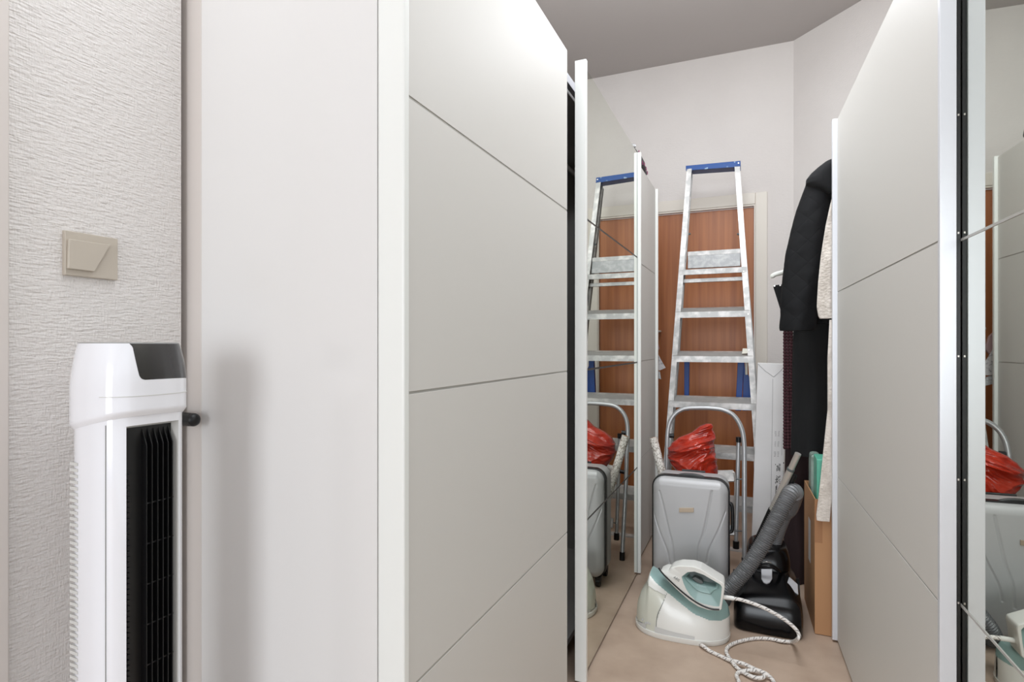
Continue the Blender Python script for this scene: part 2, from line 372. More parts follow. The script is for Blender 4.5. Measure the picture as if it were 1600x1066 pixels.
# clothes seen through the gap
for i, (yy, c, zt, zb) in enumerate([(1.80, M_coat2, 1.88, .35)]):
    rg = []
    for j in range(24):
        f = j/23; z = zt+(zb-zt)*f; hw = .05+.13*min(1, f*3.5); rg.append([Vector((-.80+hw*math.cos(t)*(1+.05*math.sin(5*t+j*.3)), yy+.02*math.sin(t)*(1+.25*math.sin(7*t+i)), z)) for t in [2*math.pi*k/40 for k in range(40)]])
    g = loft('hanging_coat', rg, c); tag(g, 'dark garment hanging inside the near left wardrobe behind the door gap', 'garment')
# --- far left wardrobe
W2 = empty('sliding_wardrobe', (-.77, 3.1, 0)); tag(W2, 'white sliding wardrobe further back on the left, between mirrored door and wooden door', 'wardrobe')
Y2, Y3 = 2.795, 3.47
box('side_panel', XB, -.602, Y2, Y2+.018, 0, 2.02, M_white, W2)
box('side_panel', XB, -.602, Y3-.018, Y3, 0, 2.02, M_white, W2)
box('top_panel', XB, -.575, Y2+.018, Y3-.018, 2.0, 2.02, M_white, W2)
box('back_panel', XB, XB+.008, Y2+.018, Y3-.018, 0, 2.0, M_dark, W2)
dC = box('sliding_door', FX-.020, FX-.0014, Y2+.01, 3.442, .010, H+.925, M_seam, W2)
for (a, b) in PZ: box('door_panel', FX-.0013, FX, Y2+.01, 3.442, a, b, M_wface, dC, bevel=.0004)
box('stile', -.558, -.524, 3.443, 3.462, .008, H+.93, M_stile, dC, bevel=.0015)
# --- right wardrobe, turned by a couple of degrees
def cw(x, d): p = at(x, HY, d); return Vector((p.x, p.y, 0))
A_, B_ = cw(1308, 2.107), cw(1467, 1.0745)
nd = (B_-A_).normalized(); ed = Vector((-nd.y, nd.x, 0)); SL = (B_-A_).length
MR = Matrix(((nd.x, ed.x, 0, A_.x), (nd.y, ed.y, 0, A_.y), (0, 0, 1, 0), (0, 0, 0, 1)))  # local x = towards camera, local y = into the wardrobe
TOPR = H+.837
W3 = empty('sliding_wardrobe', MR @ Vector((1, .25, 0))); tag(W3, 'white sliding wardrobe on the right of the aisle, with aluminium edged mirrored door', 'wardrobe')
RZ = [(.012, H-.4858), (H-.4822, H+.1949), (H+.1985, TOPR)]
box('side_panel', .0, .018, .062, .56, 0, TOPR+.01, M_white, W3, M=MR)
box('side_panel', 2.13, 2.148, .062, .56, 0, TOPR+.01, M_white, W3, M=MR)
box('top_panel', .018, 2.13, .062, .56, TOPR-.01, TOPR+.01, M_white, W3, M=MR)
box('back_panel', .018, 2.13, .552, .56, 0, TOPR-.01, M_white, W3, M=MR)
dD = box('sliding_door', .004, SL-.006, .0014, .019, .010, TOPR, M_seam, W3, M=MR)
for (a, b) in RZ: box('door_panel', .004, SL-.004, 0, .0013, a, b, M_wface, dD, bevel=.0007, M=MR)
box('stile', -.014, .0035, -.016, .024, .008, TOPR+.003, M_alu, dD, bevel=.0015, M=MR)
box('stile', SL-.0035, SL+.008, -.001, .0255, .008, TOPR+.003, M_alu, dD, bevel=.0012, M=MR)
boxes('gap_shade_strip', [(SL-.004, SL+.003, .0257, .0325, .01, TOPR)], M_blk, dD, M=MR)  # added black strip, stands in for the shade in the door gap
for z in (H+.43, H+.21, H-.02, H-.25, H-.48, H-.7): box('screw', SL+.003, SL+.0042, .028, .0305, z-.0018, z+.0018, M_chrome, dD, M=MR)
dE = box('sliding_door', SL-.04, 2.10, .040, .055, .010, TOPR, M_dark, W3, M=MR); dE['label'] = 'mirrored sliding door'
for (a, b) in RZ: box('mirror_panel', SL-.035, 2.10, .034, .0395, a, b, M_mirror, dE, M=MR)
for (a, b) in zip(RZ, RZ[1:]): box('seam_strip', SL-.035, 2.10, .0328, .039, a[1]-.0005, b[0]+.0005, M_seam, dE, M=MR)

# ------------------------------------------------------------------ light switch
cy = (onX(97, 400, SW).y+onX(180, 400, SW).y)/2
ya, yb = onX(97, 400, SW).y, onX(180, 400, SW).y; zt = onX(97, 360, SW).z; zb = onX(97, 430, SW).z
sw = box('light_switch', SW-.001, SW+.008, ya, yb, zb, zt, M_switch, bevel=.0015); tag(sw, 'square beige light switch with slanted rocker on the textured left wall', 'light switch')
def sp(x, y): return onX(x, y, SW+.008)
prism('rocker', [sp(105, 373.5), sp(170, 383), sp(145, 425), sp(103.5, 420)], Vector((1, 0, 0)), .006, M_switch, sw, bevel=.0015)

# ------------------------------------------------------------------ tower fan
FC = Vector((-.893, .582, 0)); MFan = Matrix.Translation(FC) @ Matrix.Rotation(math.radians(89), 4, 'Z') @ Matrix.Diagonal((.762, .762, 1, 1))
fan = empty('tower_fan', FC); tag(fan, 'glossy white tower fan with black grille and dark display standing by the left wall', 'fan')
EZ = 1.103
def colring(z, k=1.0): return se(0, 0, .0835*k, .080*k, z, 3.0, 96, MFan)
body = loft('body', [colring(.05, .97), colring(.06), colring(.995), colring(1.01, .98)], M_fan, fan, smooth=40)
cut = rawmesh('cut', [MFan @ Vector((x*(1 if y > -.06 else 1.42), y, z+(0 if y > -.06 or z < .5 else .008))) for x in (-.0475, .0475) for y in (-.056, -.12) for z in (.12, .980)], BF, M_fanb)
bpy.context.view_layer.update()
md = body.modifiers.new('b', 'BOOLEAN'); md.object = cut; md.operation = 'DIFFERENCE'; md.solver = 'EXACT'
bpy.context.view_layer.update()
nm = bpy.data.meshes.new_from_object(body.evaluated_get(bpy.context.evaluated_depsgraph_get())); body.modifiers.clear(); body.data = nm
bpy.data.objects.remove(cut)
nm.materials.clear(); nm.materials.append(M_fan); nm.materials.append(M_fanb)
for p in nm.polygons:
    c = MFan.inverted() @ (p.center+ORG[body.name]+Vector((0, 0, 0)) if True else 0); nl = MFan.inverted().to_3x3() @ p.normal
    p.material_index = 0
    if .1 < c.z < .995 and abs(c.x) < .07 and -.079 < c.y < -.05 and (nl.x*c.x < -.001 or (c.y > -.0575 and abs(c.x) < .05) or (abs(nl.z) > .5 and c.z < .99)): p.material_index = 1
box('grille_backing', -.0465, .0465, -.0575, -.0562, .121, .978, M_blk, fan, M=MFan)
sl = []
for i, x in enumerate((-.013, -.002, .0095, .0205, .0310, .0405)):
    a = [MFan @ Vector((x-.0008+dx, y, z)) for (y, z) in ((-.058, .125), (-.072, .125), (-.072, .950), (-.058, .974)) for dx in (0, .0016)]
    fan_slat = rawmesh('slat', a, [(0, 2, 4, 6), (1, 7, 5, 3), (0, 1, 3, 2), (2, 3, 5, 4), (4, 5, 7, 6), (6, 7, 1, 0)], M_blk, fan)
for z in [.19+.061*i for i in range(12)]: box('crossbar', -.0145, .045, -.068, -.066, z, z+.002, M_blk, fan, M=MFan)
boxes('tooth_strip', [(-.0462, -.041, -.066, -.058, z, z+.004) for z in [.13+.008*i for i in range(98)]], M_blk, fan, M=MFan, kind='stuff')
boxes('side_vent', [(-.0838, -.079, .025, .05, z, z+.0045) for z in [.14+.009*i for i in range(88)]], M_fanb, fan, M=MFan, kind='stuff')
tube('seam_line', [MFan @ Vector((-.0766, -.050, .06)), MFan @ Vector((-.0766, -.050, .985))], .0007, M_fant, fan, n=6)
# head
def headprof(z):
    t = (z-.958)/(EZ-.958)
    if t < .06: k = .93+.07*(t/.06)
    elif t < .45: k = 1
    else: k = 1-.13*((t-.45)/.55)**1.7
    return k
NH, NS = 44, 128
zs = [.958+(EZ-.958)*(i/NH) for i in range(NH+1)]
def rimz(p, z):
    c_ = MFan.inverted() @ p; f = .5-.5*c_.y/.09; k = 1-(z-.958)/(EZ-.958); return Vector((p.x, p.y, p.z+k*(.010+.030*f)))
hr = [[rimz(p, z) for p in se(0, 0, .0905*headprof(z), .0895*headprof(z), z, 2.9, NS, MFan)] for z in zs]
def hpatch(name, pred, m, off=0):
    vs, idx, fs = [], {}, []
    cen = [MFan @ Vector((0, 0, z)) for z in zs]
    def vid(i, k):
        k %= NS
        if (i, k) not in idx:
            p = hr[i][k]; idx[(i, k)] = len(vs); vs.append(p + (p-cen[i]).normalized()*off)
        return idx[(i, k)]
    for i in range(NH):
        for k in range(NS):
            if pred(k+.5, (zs[i]+zs[i+1])/2): fs.append((vid(i, k), vid(i, k+1), vid(i+1, k+1), vid(i+1, k)))
    return vs, fs
def in_disp(k, z):
    a = k/NS*360   # 270 = front
    zc = 1.0425
    left = 246+ (EZ-z)/(EZ-zc)*9
    if z < zc or a < left or a > 318: return False
    if z < zc+.008 and a < left+5*(1-(z-zc)/.008): return False
    return True
v1, f1 = hpatch('head', lambda k, z: True, M_fan)
n0 = len(v1); v1 += hr[0]; f1.append(tuple(range(n0, n0+NS)))
rawmesh('head', v1, f1, M_fan, fan, smooth=45)
zc_ = 1.029; dv, df = [], []
for i in range(41):
    z = zc_+(EZ-.0002-zc_)*i/40; g = (z-zc_)/(EZ-zc_); lf = 246+9*(1-g)+(5*(1-math.sqrt(max(0, 1-(1-g/.16)**2))) if g < .16 else 0)-(4*((g-.86)/.14)**2 if g > .86 else 0)
    for k in range(49):
        a = math.radians(lf+(322-lf)*k/48); c, sn = math.cos(a), math.sin(a); h = headprof(z); e = 2/2.9
        p = Vector((.0908*h*math.copysign(abs(c)**e, c), .0898*h*math.copysign(abs(sn)**e, sn), z)); dv.append(rimz(MFan @ p, z))
for i in range(40):
    for k in range(48): q_ = i*49+k; df.append((q_, q_+1, q_+50, q_+49))
rawmesh('display_window', dv, df, M_fand, fan, smooth=60)
loft('top_cap', [se(0, 0, .0905*headprof(EZ), .0895*headprof(EZ), EZ-.0005, 2.9, NS, MFan), se(0, 0, .0780, .0770, EZ+.0015, 2.9, NS, MFan)], M_fant, fan, smooth=30)
tube('head_seam', [p + (p-(MFan @ Vector((0, 0, 1.017)))).normalized()*.0001 for p in se(0, 0, .0905, .0895, 1.026, 2.9, 96, MFan)][54:92], .0006, M_fanb, fan, n=6)
loft('base', [se(0, 0, .14, .14, .001, 2, 64, MFan), se(0, 0, .14, .14, .018, 2, 64, MFan), se(0, 0, .12, .12, .032, 2, 64, MFan), se(0, 0, .08, .08, .052, 2.2, 64, MFan)], M_fan, fan, smooth=45)

# ------------------------------------------------------------------ stepladder
def lad(y):   # front plane: Y for a height, from pixel row; z = z(Y)
    return None
TY, TZ, BYl = 3.66, 2.20, 3.22
def lpt(x, y):
    """pixel -> point on the sloping front plane of the ladder"""
    r = ray(x, y); s = (TY-BYl)/TZ   # Y = BYl + s*z
    d = (BYl+s*H)/(r.y-s*r.z); return C0 + r*d
ladder = empty('step_ladder', (-.2, 3.4, 0)); tag(ladder, 'tall aluminium stepladder with blue top cap leaning before the wooden door', 'ladder')
LT, RT = lpt(1073, 264), lpt(1156, 258); LB = lpt(1042.5, 650); RB = lpt(1184, 645)
def ext(a, b, z): t = (z-a.z)/(b.z-a.z); return a+(b-a)*t
LB0, RB0 = ext(LT, LB, .0), ext(RT, RB, .0)
up = (LT-LB0).normalized(); back = Vector((0, 1, 0)); back = (back-up*back.dot(up)).normalized()
def rail(name, a, b, inner, w, dep, m, th=.0022):
    """C-section rail from a to b; inner = +1/-1 direction of flanges"""
    d = (b-a).normalized(); sx = Vector((inner, 0, 0)); sx = (sx-d*sx.dot(d)).normalized(); bk = d.cross(sx); bk = bk if bk.y > 0 else -bk
    sec = [(0, 0), (w, 0), (w, th), (th, th), (th, dep-th), (w, dep-th), (w, dep), (0, dep)]
    pa = [a+sx*u+bk*v for u, v in sec]; pb = [b+sx*u+bk*v for u, v in sec]; n = 8
    fs = [(k, (k+1) % n, n+(k+1) % n, n+k) for k in range(n)] + [(0, 1, 2, 3), (0, 3, 4, 7), (4, 5, 6, 7), (8, 11, 10, 9), (8, 15, 12, 11), (12, 15, 14, 13)]
    return rawmesh(name, pa+pb, fs, m, ladder)
rail('rail', LT, LB0, 1, .030, .060, M_al); rail('rail', RT, RB0, -1, .030, .060, M_al)
# top cap
ca, cb, cc, cdp = lpt(1071.5, 266.5), lpt(1157, 260.5), lpt(1157, 251), lpt(1071.5, 259)
prism('top_cap', [ca, cb, cc, cdp], Vector((0, 1, 0)), .095, M_blue, ladder, bevel=.002)
tube('rivet', [lpt(1154, 255)+Vector((0, -.003, 0)), lpt(1154, 255)+Vector((0, .002, 0))], .004, M_chrome, ladder, n=10)
def step(yc, h=.034, dep=.085, nm='step', tilt=19):
    l = ext(LT, LB0, lpt(1110, yc).z); r = ext(RT, RB0, lpt(1110, yc).z); z = (l.z+r.z)/2; y = l.y-.004; tt = math.tan(math.radians(tilt))
    x0, x1 = l.x+.003, r.x-.003
    a = [(y, z-h/2), (y, z+h/2), (y+dep, z+h/2+dep*tt), (y+dep, z-h/2+dep*tt), (y+dep-.002, z-h/2+dep*tt), (y+dep-.002, z+h/2-.003+dep*tt), (y+.002, z+h/2-.003), (y+.002, z-h/2)]
    vs = [Vector((x, p[0], p[1])) for x in (x0, x1) for p in a]; n = 8
    ob = rawmesh(nm, vs, [(k, (k+1) % n, n+(k+1) % n, n+k) for k in range(n)]+[(0, 1, 6, 7), (1, 2, 5, 6), (2, 3, 4, 5), (8, 15, 14, 9), (9, 14, 13, 10), (10, 13, 12, 11)], M_al, ladder)
    T = Matrix.Translation((0, y, z+h/2)) @ Matrix.Rotation(math.radians(tilt), 4, 'X')
    boxes('tread', [(x0+.003, x1-.003, .006+.0135*i, .006+.0135*i+.008, -.001, .0012) for i in range(int((dep-.006)/.0135))], M_altop, ob, M=T, kind='stuff'); return l, r, z, y
for yc in (491.5, 561.5, 634): step(yc)
for yc in (711, 790, 872): step(yc)
l, r, z, y = step(424, .030, .13, 'platform', 6)
# platform board and its lower bar
pa_, pb_, pc_, pd_ = lpt(1074, 419), lpt(1157, 415), lpt(1157, 388), lpt(1074, 393)
prism('kick_board', [p+Vector((0, .02, 0)) for p in (pa_, pb_, pc_, pd_)], Vector((0, 1, 0)), .02, M_algrey, ladder, bevel=.002)
prism('board_edge', [p+Vector((0, .014, 0)) for p in (pc_+Vector((0, 0, -.026)), pc_, pd_, pd_+Vector((0, 0, -.026)))], Vector((0, 1, 0)), .006, M_al, ladder, bevel=.001)
bar = [(l.x+.01, r.x-.01, y+.035, y+.06, z-.058, z-.036)]
boxes('cross_bar', bar, M_al, ladder, bevel=.001)
# rear frame
RLT, RRT = LT+Vector((.004, .07, -.02)), RT+Vector((-.004, .07, -.02))
RLB = Vector((LB0.x-.005, 3.46, .0)); RRB = Vector((RB0.x+.02, 3.46, 0))
for a, b, s in ((RLT, RLB, 1), (RRT, RRB, -1)):
    rail('rear_leg', a, b, s, .022, .028, M_altop)
# blue lower braces hanging behind the treads
def bplate(name, px, Y, th, m, bev=.002): return prism(name, [onY(x, y, Y) for x, y in px], Vector((0, 1, 0)), th, m, ladder, bevel=bev)
b1 = bplate('blue_brace', [(1069, 642), (1076, 642), (1077, 556), (1069, 556)], 3.55, .03, M_bluep); b1['label'] = 'blue plastic brace'
b2 = bplate('blue_brace', [(1149, 642), (1158, 642), (1163, 556), (1153, 556)], 3.55, .03, M_bluep); b2['label'] = 'blue plastic brace'
b3 = bplate('blue_brace', [(1160, 642), (1176, 642), (1176, 606), (1170, 588), (1164, 576), (1162, 560)], 3.57, .02, M_bluep); b3['label'] = 'blue plastic brace'
bplate('white_tab', [(1164.5, 586), (1168, 586), (1168.5, 562), (1164, 562)], 3.53, .008, M_cream)
bk_ = prism('bracket', [lpt(1159, 553), lpt(1172, 552), lpt(1172, 545), (lpt(1160.5, 544.5))], Vector((0, 1, 0)), .004, M_cream, ladder, bevel=.002)
# rivets on the rails
for (x, y) in ((1058, 492), (1176, 561), (1169, 491), (1162, 424), (1051, 562), (1170, 547), (1067, 425)):
    c = lpt(x, y); tube('rivet', [c+Vector((0, -.0035, 0)), c+Vector((0, .002, 0))], .0035, M_chrome, ladder, n=8)
for (x, s) in ((1075, 1), (1155, -1)):
    c = lpt(x, 365)+Vector((0, .03, 0)); tube('hinge_pin', [c, c+Vector((s*.012, 0, .004))], .006, M_gry, ladder, n=8)

# ------------------------------------------------------------------ small step stool with hoop
stool = empty('step_stool', (-.22, 3.0, 0)); tag(stool, 'small folded step stool with grey tubular hoop, standing between suitcase and tall ladder', 'step stool')
def hpt(x, y):
    r = ray(x, y); s = (3.06-2.90)/.80; d = (2.90+s*H)/(r.y-s*r.z); return C0+r*d
hp = [(1163.5, 876), (1163, 790), (1163, 735), (1162.5, 692), (1158, 668), (1147, 650), (1131, 641), (1112, 638), (1088, 637.5), (1069, 639), (1056, 646), (1047, 659), (1043, 680), (1042, 720), (1040.5, 770), (1039, 876)]
tube('hoop', smoothpath([hpt(*p) for p in hp], 8), .0112, M_tube, stool, n=16)
for x, y in ((1163.5, 872), (1039, 872)):
    c = hpt(x, y); tube('rubber_foot', [c, c+Vector((0, -.004, -.05))], .014, M_blk, stool)
# inner leg pair with caps
def spt(x, y, Y): return onY(x, y, Y)
for x0, x1 in ((1154, 1150), (1064, 1061)):
    a, b = onY(x0, 690, 3.10), onY(x1, 846, 3.02)
    tube('inner_leg', [a, b], .010, M_gry if 0 else M_tube, stool, n=10)
    tube('cap', [a+Vector((0, 0, .022)), a-Vector((0, 0, .004))], .013, M_blk, stool, n=12)
    tube('foot', [b-Vector((0, 0, .0)), b-Vector((0, .0, .035))], .015, M_blk, stool, n=12)
tr = [onY(1058, 754, 2.93), onY(1148, 752, 2.93), onY(1146, 734, 2.99), onY(1062, 736, 2.99)]
prism('tread', tr, Vector((0, .03, -.02)), .5, M_altop, stool, bevel=.003) if 0 else prism('tread', tr, Vector((0, .5, -.4)).normalized(), .012, M_al, stool, bevel=.004)
tr = [onY(1058, 838, 2.93), onY(1148, 836, 2.93), onY(1146, 820, 2.98), onY(1062, 822, 2.98)]
prism('tread', tr, Vector((0, .5, -.4)).normalized(), .012, M_al, stool, bevel=.004)
tube('wire_stay', smoothpath([onY(1144, 738, 2.92), onY(1148, 742, 2.92), onY(1148, 780, 2.92), onY(1147, 815, 2.93)], 6), .0035, M_chrome, stool, n=8)
for yy in (749, 830): tube('cross_rod', [onY(1061, yy, 3.01), onY(1166, yy, 2.99)], .0032, M_gry, stool, n=8)
tube('hinge_knob', [hpt(1046, 681), hpt(1053, 681)], .012, M_blk, stool, n=12)
tube('hinge_knob', [hpt(1044, 744), hpt(1056, 744)], .010, M_blk, stool, n=12)

# ------------------------------------------------------------------ suitcase
case = empty('suitcase', (-.25, 2.6, 0)); tag(case, 'small silver grey hard shell suitcase standing upright behind the steam iron', 'suitcase')
SX0, SX1, SZ0, SZ1, SYF, SYB = -.406, -.0985, .045, .533, 2.50, 2.705
cxs, czs = (SX0+SX1)/2, (SZ0+SZ1)/2; hw_, hh_ = (SX1-SX0)/2, (SZ1-SZ0)/2
def rrect(a, b, r, n=10, cx=cxs, cz=czs):
    out = []
    for (sx, sz, a0) in ((1, 1, 0), (-1, 1, 90), (-1, -1, 180), (1, -1, 270)):
        for k in range(n+1):
            t = math.radians(a0+90*k/n); out.append((cx+sx*(a-r)+r*math.cos(t), cz+sz*(b-r)+r*math.sin(t)))
    return out
def rring(a, b, r, Y): return [Vector((x, Y, z)) for x, z in rrect(a, b, r)]
# front shell as a heightfield with pressed grooves
def curve_px(pts): return [(p.x, p.z) for p in smoothpath([onY(x, y, SYF) for x, y in pts], 6)]
groove = [curve_px(g) for g in (
    [(1030, 768), (1036, 790), (1045, 830), (1050, 850), (1053, 880)], [(1019.5, 800), (1030, 830), (1042, 860), (1046, 880)],
    [(1112, 768), (1108, 790), (1100, 830), (1092, 855), (1090, 885)], [(1134, 800), (1122, 830), (1108, 860), (1104, 880)])]
def dseg(px, pz, poly):
    best = 9
    for (ax, az), (bx, bz) in zip(poly, poly[1:]):
        vx, vz = bx-ax, bz-az; t = max(0, min(1, ((px-ax)*vx+(pz-az)*vz)/(vx*vx+vz*vz+1e-12)))
        d = math.hypot(px-ax-vx*t, pz-az-vz*t); best = min(best, d)
    return best
NU, NV = 130, 200; R_ = .05; vs, fs = [], []
for j in range(NV+1):
    tz = -1+2*j/NV; z = czs+hh_*math.sin(tz*math.pi/2) if 0 else czs+hh_*tz
    e = max(0, abs(z-czs)-(hh_-R_)); wz = hw_-R_+math.sqrt(max(0, R_*R_-e*e))
    for i in range(NU+1):
        tx = -1+2*i/NU; x = cxs+wz*math.sin(tx*math.pi/2)
        u = abs(x-cxs)/hw_; v = abs(z-czs)/hh_
        edx = max(0, wz-abs(x-cxs)); edz = hh_-abs(z-czs); ed_ = min(edx, edz+.0) 
        t = min(1, ed_/.035); dome = .035*math.sqrt(max(0, 1-(1-t)**2)) + .006*(1-u*u)*(1-v*v)
        g = max([0]+[math.exp(-(dseg(x, z, gr)/.0024)**2) for gr in groove]) if ed_ > .008 else 0
        vs.append(Vector((x, SYF+.040-dome+.0045*g, z)))
for j in range(NV):
    for i in range(NU): a = j*(NU+1)+i; fs.append((a, a+1, a+NU+2, a+NU+1))
rawmesh('front_shell', vs, fs, M_case, case, smooth=True)
loft('zip_band', [rring(hw_-.001, hh_-.001, R_, SYF+.038), rring(hw_+.0055, hh_+.0055, R_+.004, SYF+.041), rring(hw_+.0055, hh_+.0055, R_+.004, SYF+.068), rring(hw_-.001, hh_-.001, R_, SYF+.072)], M_blk, case, smooth=40)
loft('rear_shell', [rring(hw_-.001, hh_-.001, R_, SYF+.072), rring(hw_, hh_, R_, SYF+.08), rring(hw_, hh_, R_, SYB-.04), rring(hw_-.012, hh_-.012, R_-.008, SYB-.008), rring(hw_-.03, hh_-.03, R_-.02, SYB)], M_case, case, smooth=50)
bd = prism('badge', [onY(x, y, SYF-.004) for x, y in ((1061, 801), (1084, 801), (1084, 794), (1061, 794))], Vector((0, 1, 0)), .006, M_badge, case, bevel=.001)
for (x, y) in ((SX0+.03, SYF+.045), (SX1-.03, SYF+.045), (SX0+.03, SYB-.03), (SX1-.03, SYB-.03)):
    wh = boxes('wheel_fork', [(x-.013, x+.013, y-.014, y+.014, .022, .05)], M_blk, case, bevel=.004)
    tube('wheel', [Vector((x-.009, y, .0195)), Vector((x+.009, y, .0195))], .019, M_blk, wh, n=24)
hs = [onY(x, y, SYF+.055) for x, y in ((1047, 758), (1052, 749), (1066, 743.5), (1085, 744), (1100, 748.5), (1107, 758))]
tube('carry_handle', smoothpath(hs, 6), .0105, M_blk, case, n=12, flat=.8)
tube('side_handle', smoothpath([Vector((SX1+.0, SYF+.055, .44)), Vector((SX1+.014, SYF+.055, .425)), Vector((SX1+.015, SYF+.055, .33)), Vector((SX1, SYF+.055, .315))], 5), .007, M_blk, case, n=10)
for z in (.455, .47): tube('telescopic_base', [Vector((cxs-.05, SYB-.01, z+.06)), Vector((cxs+.05, SYB-.01, z+.06))], .006, M_blk, case, n=8)

# ------------------------------------------------------------------ red bag
rows = [(662, 1104, 1112), (666, 1094, 1115), (676, 1082, 1117), (684, 1062, 1117), (691, 1050, 1117), (700, 1044.5, 1117), (712, 1044, 1119), (725, 1049, 1120), (738, 1056, 1121), (746, 1070, 1121), (752, 1086, 1121), (757, 1105, 1119)]
rg = []; N = 220; BYc = 2.845
ny = 150
for i in range(ny+1):
    y = 662+(757-662)*i/ny; r = interp(rows, y); A = onY(r[1], y, BYc); B = onY(r[2], y, BYc); cx = (A.x+B.x)/2; hw = (B.x-A.x)/2
    th = .085*min(1, hw/.10)**.8*(1 if i else .3); ring = []
    for k in range(N):
        t = 2*math.pi*k/N; c, s = math.cos(t), math.sin(t); p = Vector((c*hw, s*th, A.z))
        wv = noise.noise((p.x*7, p.y*7, p.z*7+5)); q3 = Vector((p.x*.75+p.z*.55+wv*.05, p.y, p.z*1.15-p.x*.35+wv*.06))
        rd = lambda f, o: 1-2*abs(noise.noise((q3.x*f*.55+o, q3.y*f*.6, q3.z*f*1.2+o)))
        d = .020*(rd(10, 3)-.5)+.010*(rd(20, 9)-.5)+.0035*(rd(44, 1)-.5)
        e_ = min(1, i/6, (ny-i)/6)
        ring.append(Vector((cx+p.x+c*d*.35*e_, BYc+p.y+s*d*1.5*e_, A.z+.0*d)))
    rg.append(ring)
bag = loft('plastic_bag', rg, M_red, smooth=38); tag(bag, 'crumpled shiny red plastic bag lying above the grey suitcase', 'bag')

# ------------------------------------------------------------------ paper roll
pr = empty('paper_roll', onY(1038, 760, 2.82)); tag(pr, 'narrow roll of white floral paper leaning upright behind the suitcase', 'paper roll')
a, b = onY(1020.5, 684, 2.80), onY(1038, 752, 2.78); dirr = (a-b).normalized()
b_ = b - dirr*.40
tube('paper_tube', [a, b, b_], .0195, M_roll, pr, n=24)
tube('inner_core', [a+dirr*.001, a-dirr*.0002], .0145, M_kraftd, pr, n=24)

# ------------------------------------------------------------------ tall white carton
cx_ = empty('tall_carton', (.09, 3.15, 0)); tag(cx_, 'tall narrow white carton with black print leaning right of the ladder', 'box')
YC = 3.12
tl, trr, br, bl = onY(1184, 567.5, YC), onY(1229.5, 569, YC), onY(1220, 880, YC-.05), onY(1173, 880, YC-.05)
br.z = bl.z = .003; 
prism('carton', [bl, br, trr, tl], Vector((0, 1, 0)), .085, M_carton, cx_, bevel=.002)
nrm = (trr-tl).cross(bl-tl).normalized(); nrm = nrm if nrm.y < 0 else -nrm
def cpt(x, y):
    r = ray(x, y); t = (tl-C0).dot(nrm)/r.dot(nrm); return C0+r*t+nrm*.0008
tube('fold_edge', [cpt(1184.5, 569), cpt(1196, 580), cpt(1209, 589)], .0011, M_inkg, cx_, n=6)
tube('fold_edge', [cpt(1228.5, 570), cpt(1219, 580), cpt(1209, 589)], .0011, M_inkg, cx_, n=6)
tube('side_seam', [cpt(1207.5, 592), cpt(1203.5, 870)], .0009, M_inkg, cx_, n=6)
def marks(name, lst, m):
    vs, fs = [], []
    for (x0, y0, x1, y1) in lst:
        n = len(vs); sh = -(y0-570)*.035
        vs += [cpt(x0+sh, y0), cpt(x1+sh, y0), cpt(x1+sh-(y1-y0)*.035, y1), cpt(x0+sh-(y1-y0)*.035, y1)]; fs.append((n, n+1, n+2, n+3))
    return rawmesh(name, vs, fs, m, cx_, kind='stuff')
rr = random.Random(2)
ls = []
for (x0, x1, y0, y1, dx, dy) in ((1219, 1224, 725, 736, 1.5, 1.3), (1217.5, 1224, 742, 755, 1.6, 1.4), (1218.5, 1222, 758, 782, 1.3, 2.0)):
    y = y0
    while y < y1:
        x = x0
        while x < x1:
            if rr.random() < .62: ls.append((x, y, x+dx*.8, y+dy*.75))
            x += dx
        y += dy
ls += [(1229, 722.5, 1230.6, 724.5), (1216.8, 725, 1217.6, 727)]
marks('printed_text', ls, M_ink)
lg = []
for (x0, y0) in ((1214, 674), (1219, 674), (1214, 690), (1219, 690), (1214, 706), (1219, 706)):
    for k in range(4): lg.append((x0+rr.random(), y0+k*2.2, x0+2.4+rr.random(), y0+k*2.2+1))
for k in range(24): lg.append((1226, 676+k*1.5, 1226.9, 676.9+k*1.5))
for k in range(7): lg.append((1229, 736+k*2.4, 1229.8, 737.3+k*2.4))
marks('printed_symbol', lg, M_inkg)

# ------------------------------------------------------------------ cardboard box
kb = empty('cardboard_box', (.36, 2.6, 0)); tag(kb, 'open brown cardboard box on the floor beside the right wardrobe', 'box')
KY0, KY1, KX0, KX1, KZ = 2.446, 2.77, .213, .52, .515
c0 = onZ(1275, 1001, 0); 
def wallp(name, p, q, z, th, m):
    d = (q-p).normalized(); n_ = Vector((-d.y, d.x, 0)); return prism(name, [p, q, q+n_*th, p+n_*th], Vector((0, 0, 1)), z, m, kb, bevel=.0008)
P00, P10, P01, P11 = Vector((KX0, KY0, .002)), Vector((KX1, KY0, .002)), Vector((KX0-.012, KY1, .002)), Vector((KX1, KY1, .002))
wallp('front_wall', P00, P10, KZ-.002, .004, M_kraft)
wallp('side_wall', P01, P00, KZ-.002, .004, M_kraft)
wallp('side_wall', P10, P11, KZ-.002, .004, M_kraft)
wallp('back_wall', P11, P01, KZ-.002, .004, M_kraft)
box('base', KX0, KX1, KY0+.004, KY1-.004, .002, .008, M_kraftd, kb)
prism('shipping_label', [Vector((KX0-.0125*(y-KY0)/(KY1-KY0)-.0012, y, z)) for y, z in ((KY0+.11, .23), (KY0+.17, .23), (KY0+.17, .40), (KY0+.11, .40))], Vector((-1, 0, 0)), .0005, M_carton, kb)
prism('corner_tape', [Vector((KX0+.0, KY0-.0008, .35)), Vector((KX0+.026, KY0-.0008, .35)), Vector((KX0+.026, KY0-.0008, KZ)), Vector((KX0, KY0-.0008, KZ))], Vector((0, 1, 0)), .0006, M_kraftd, kb)
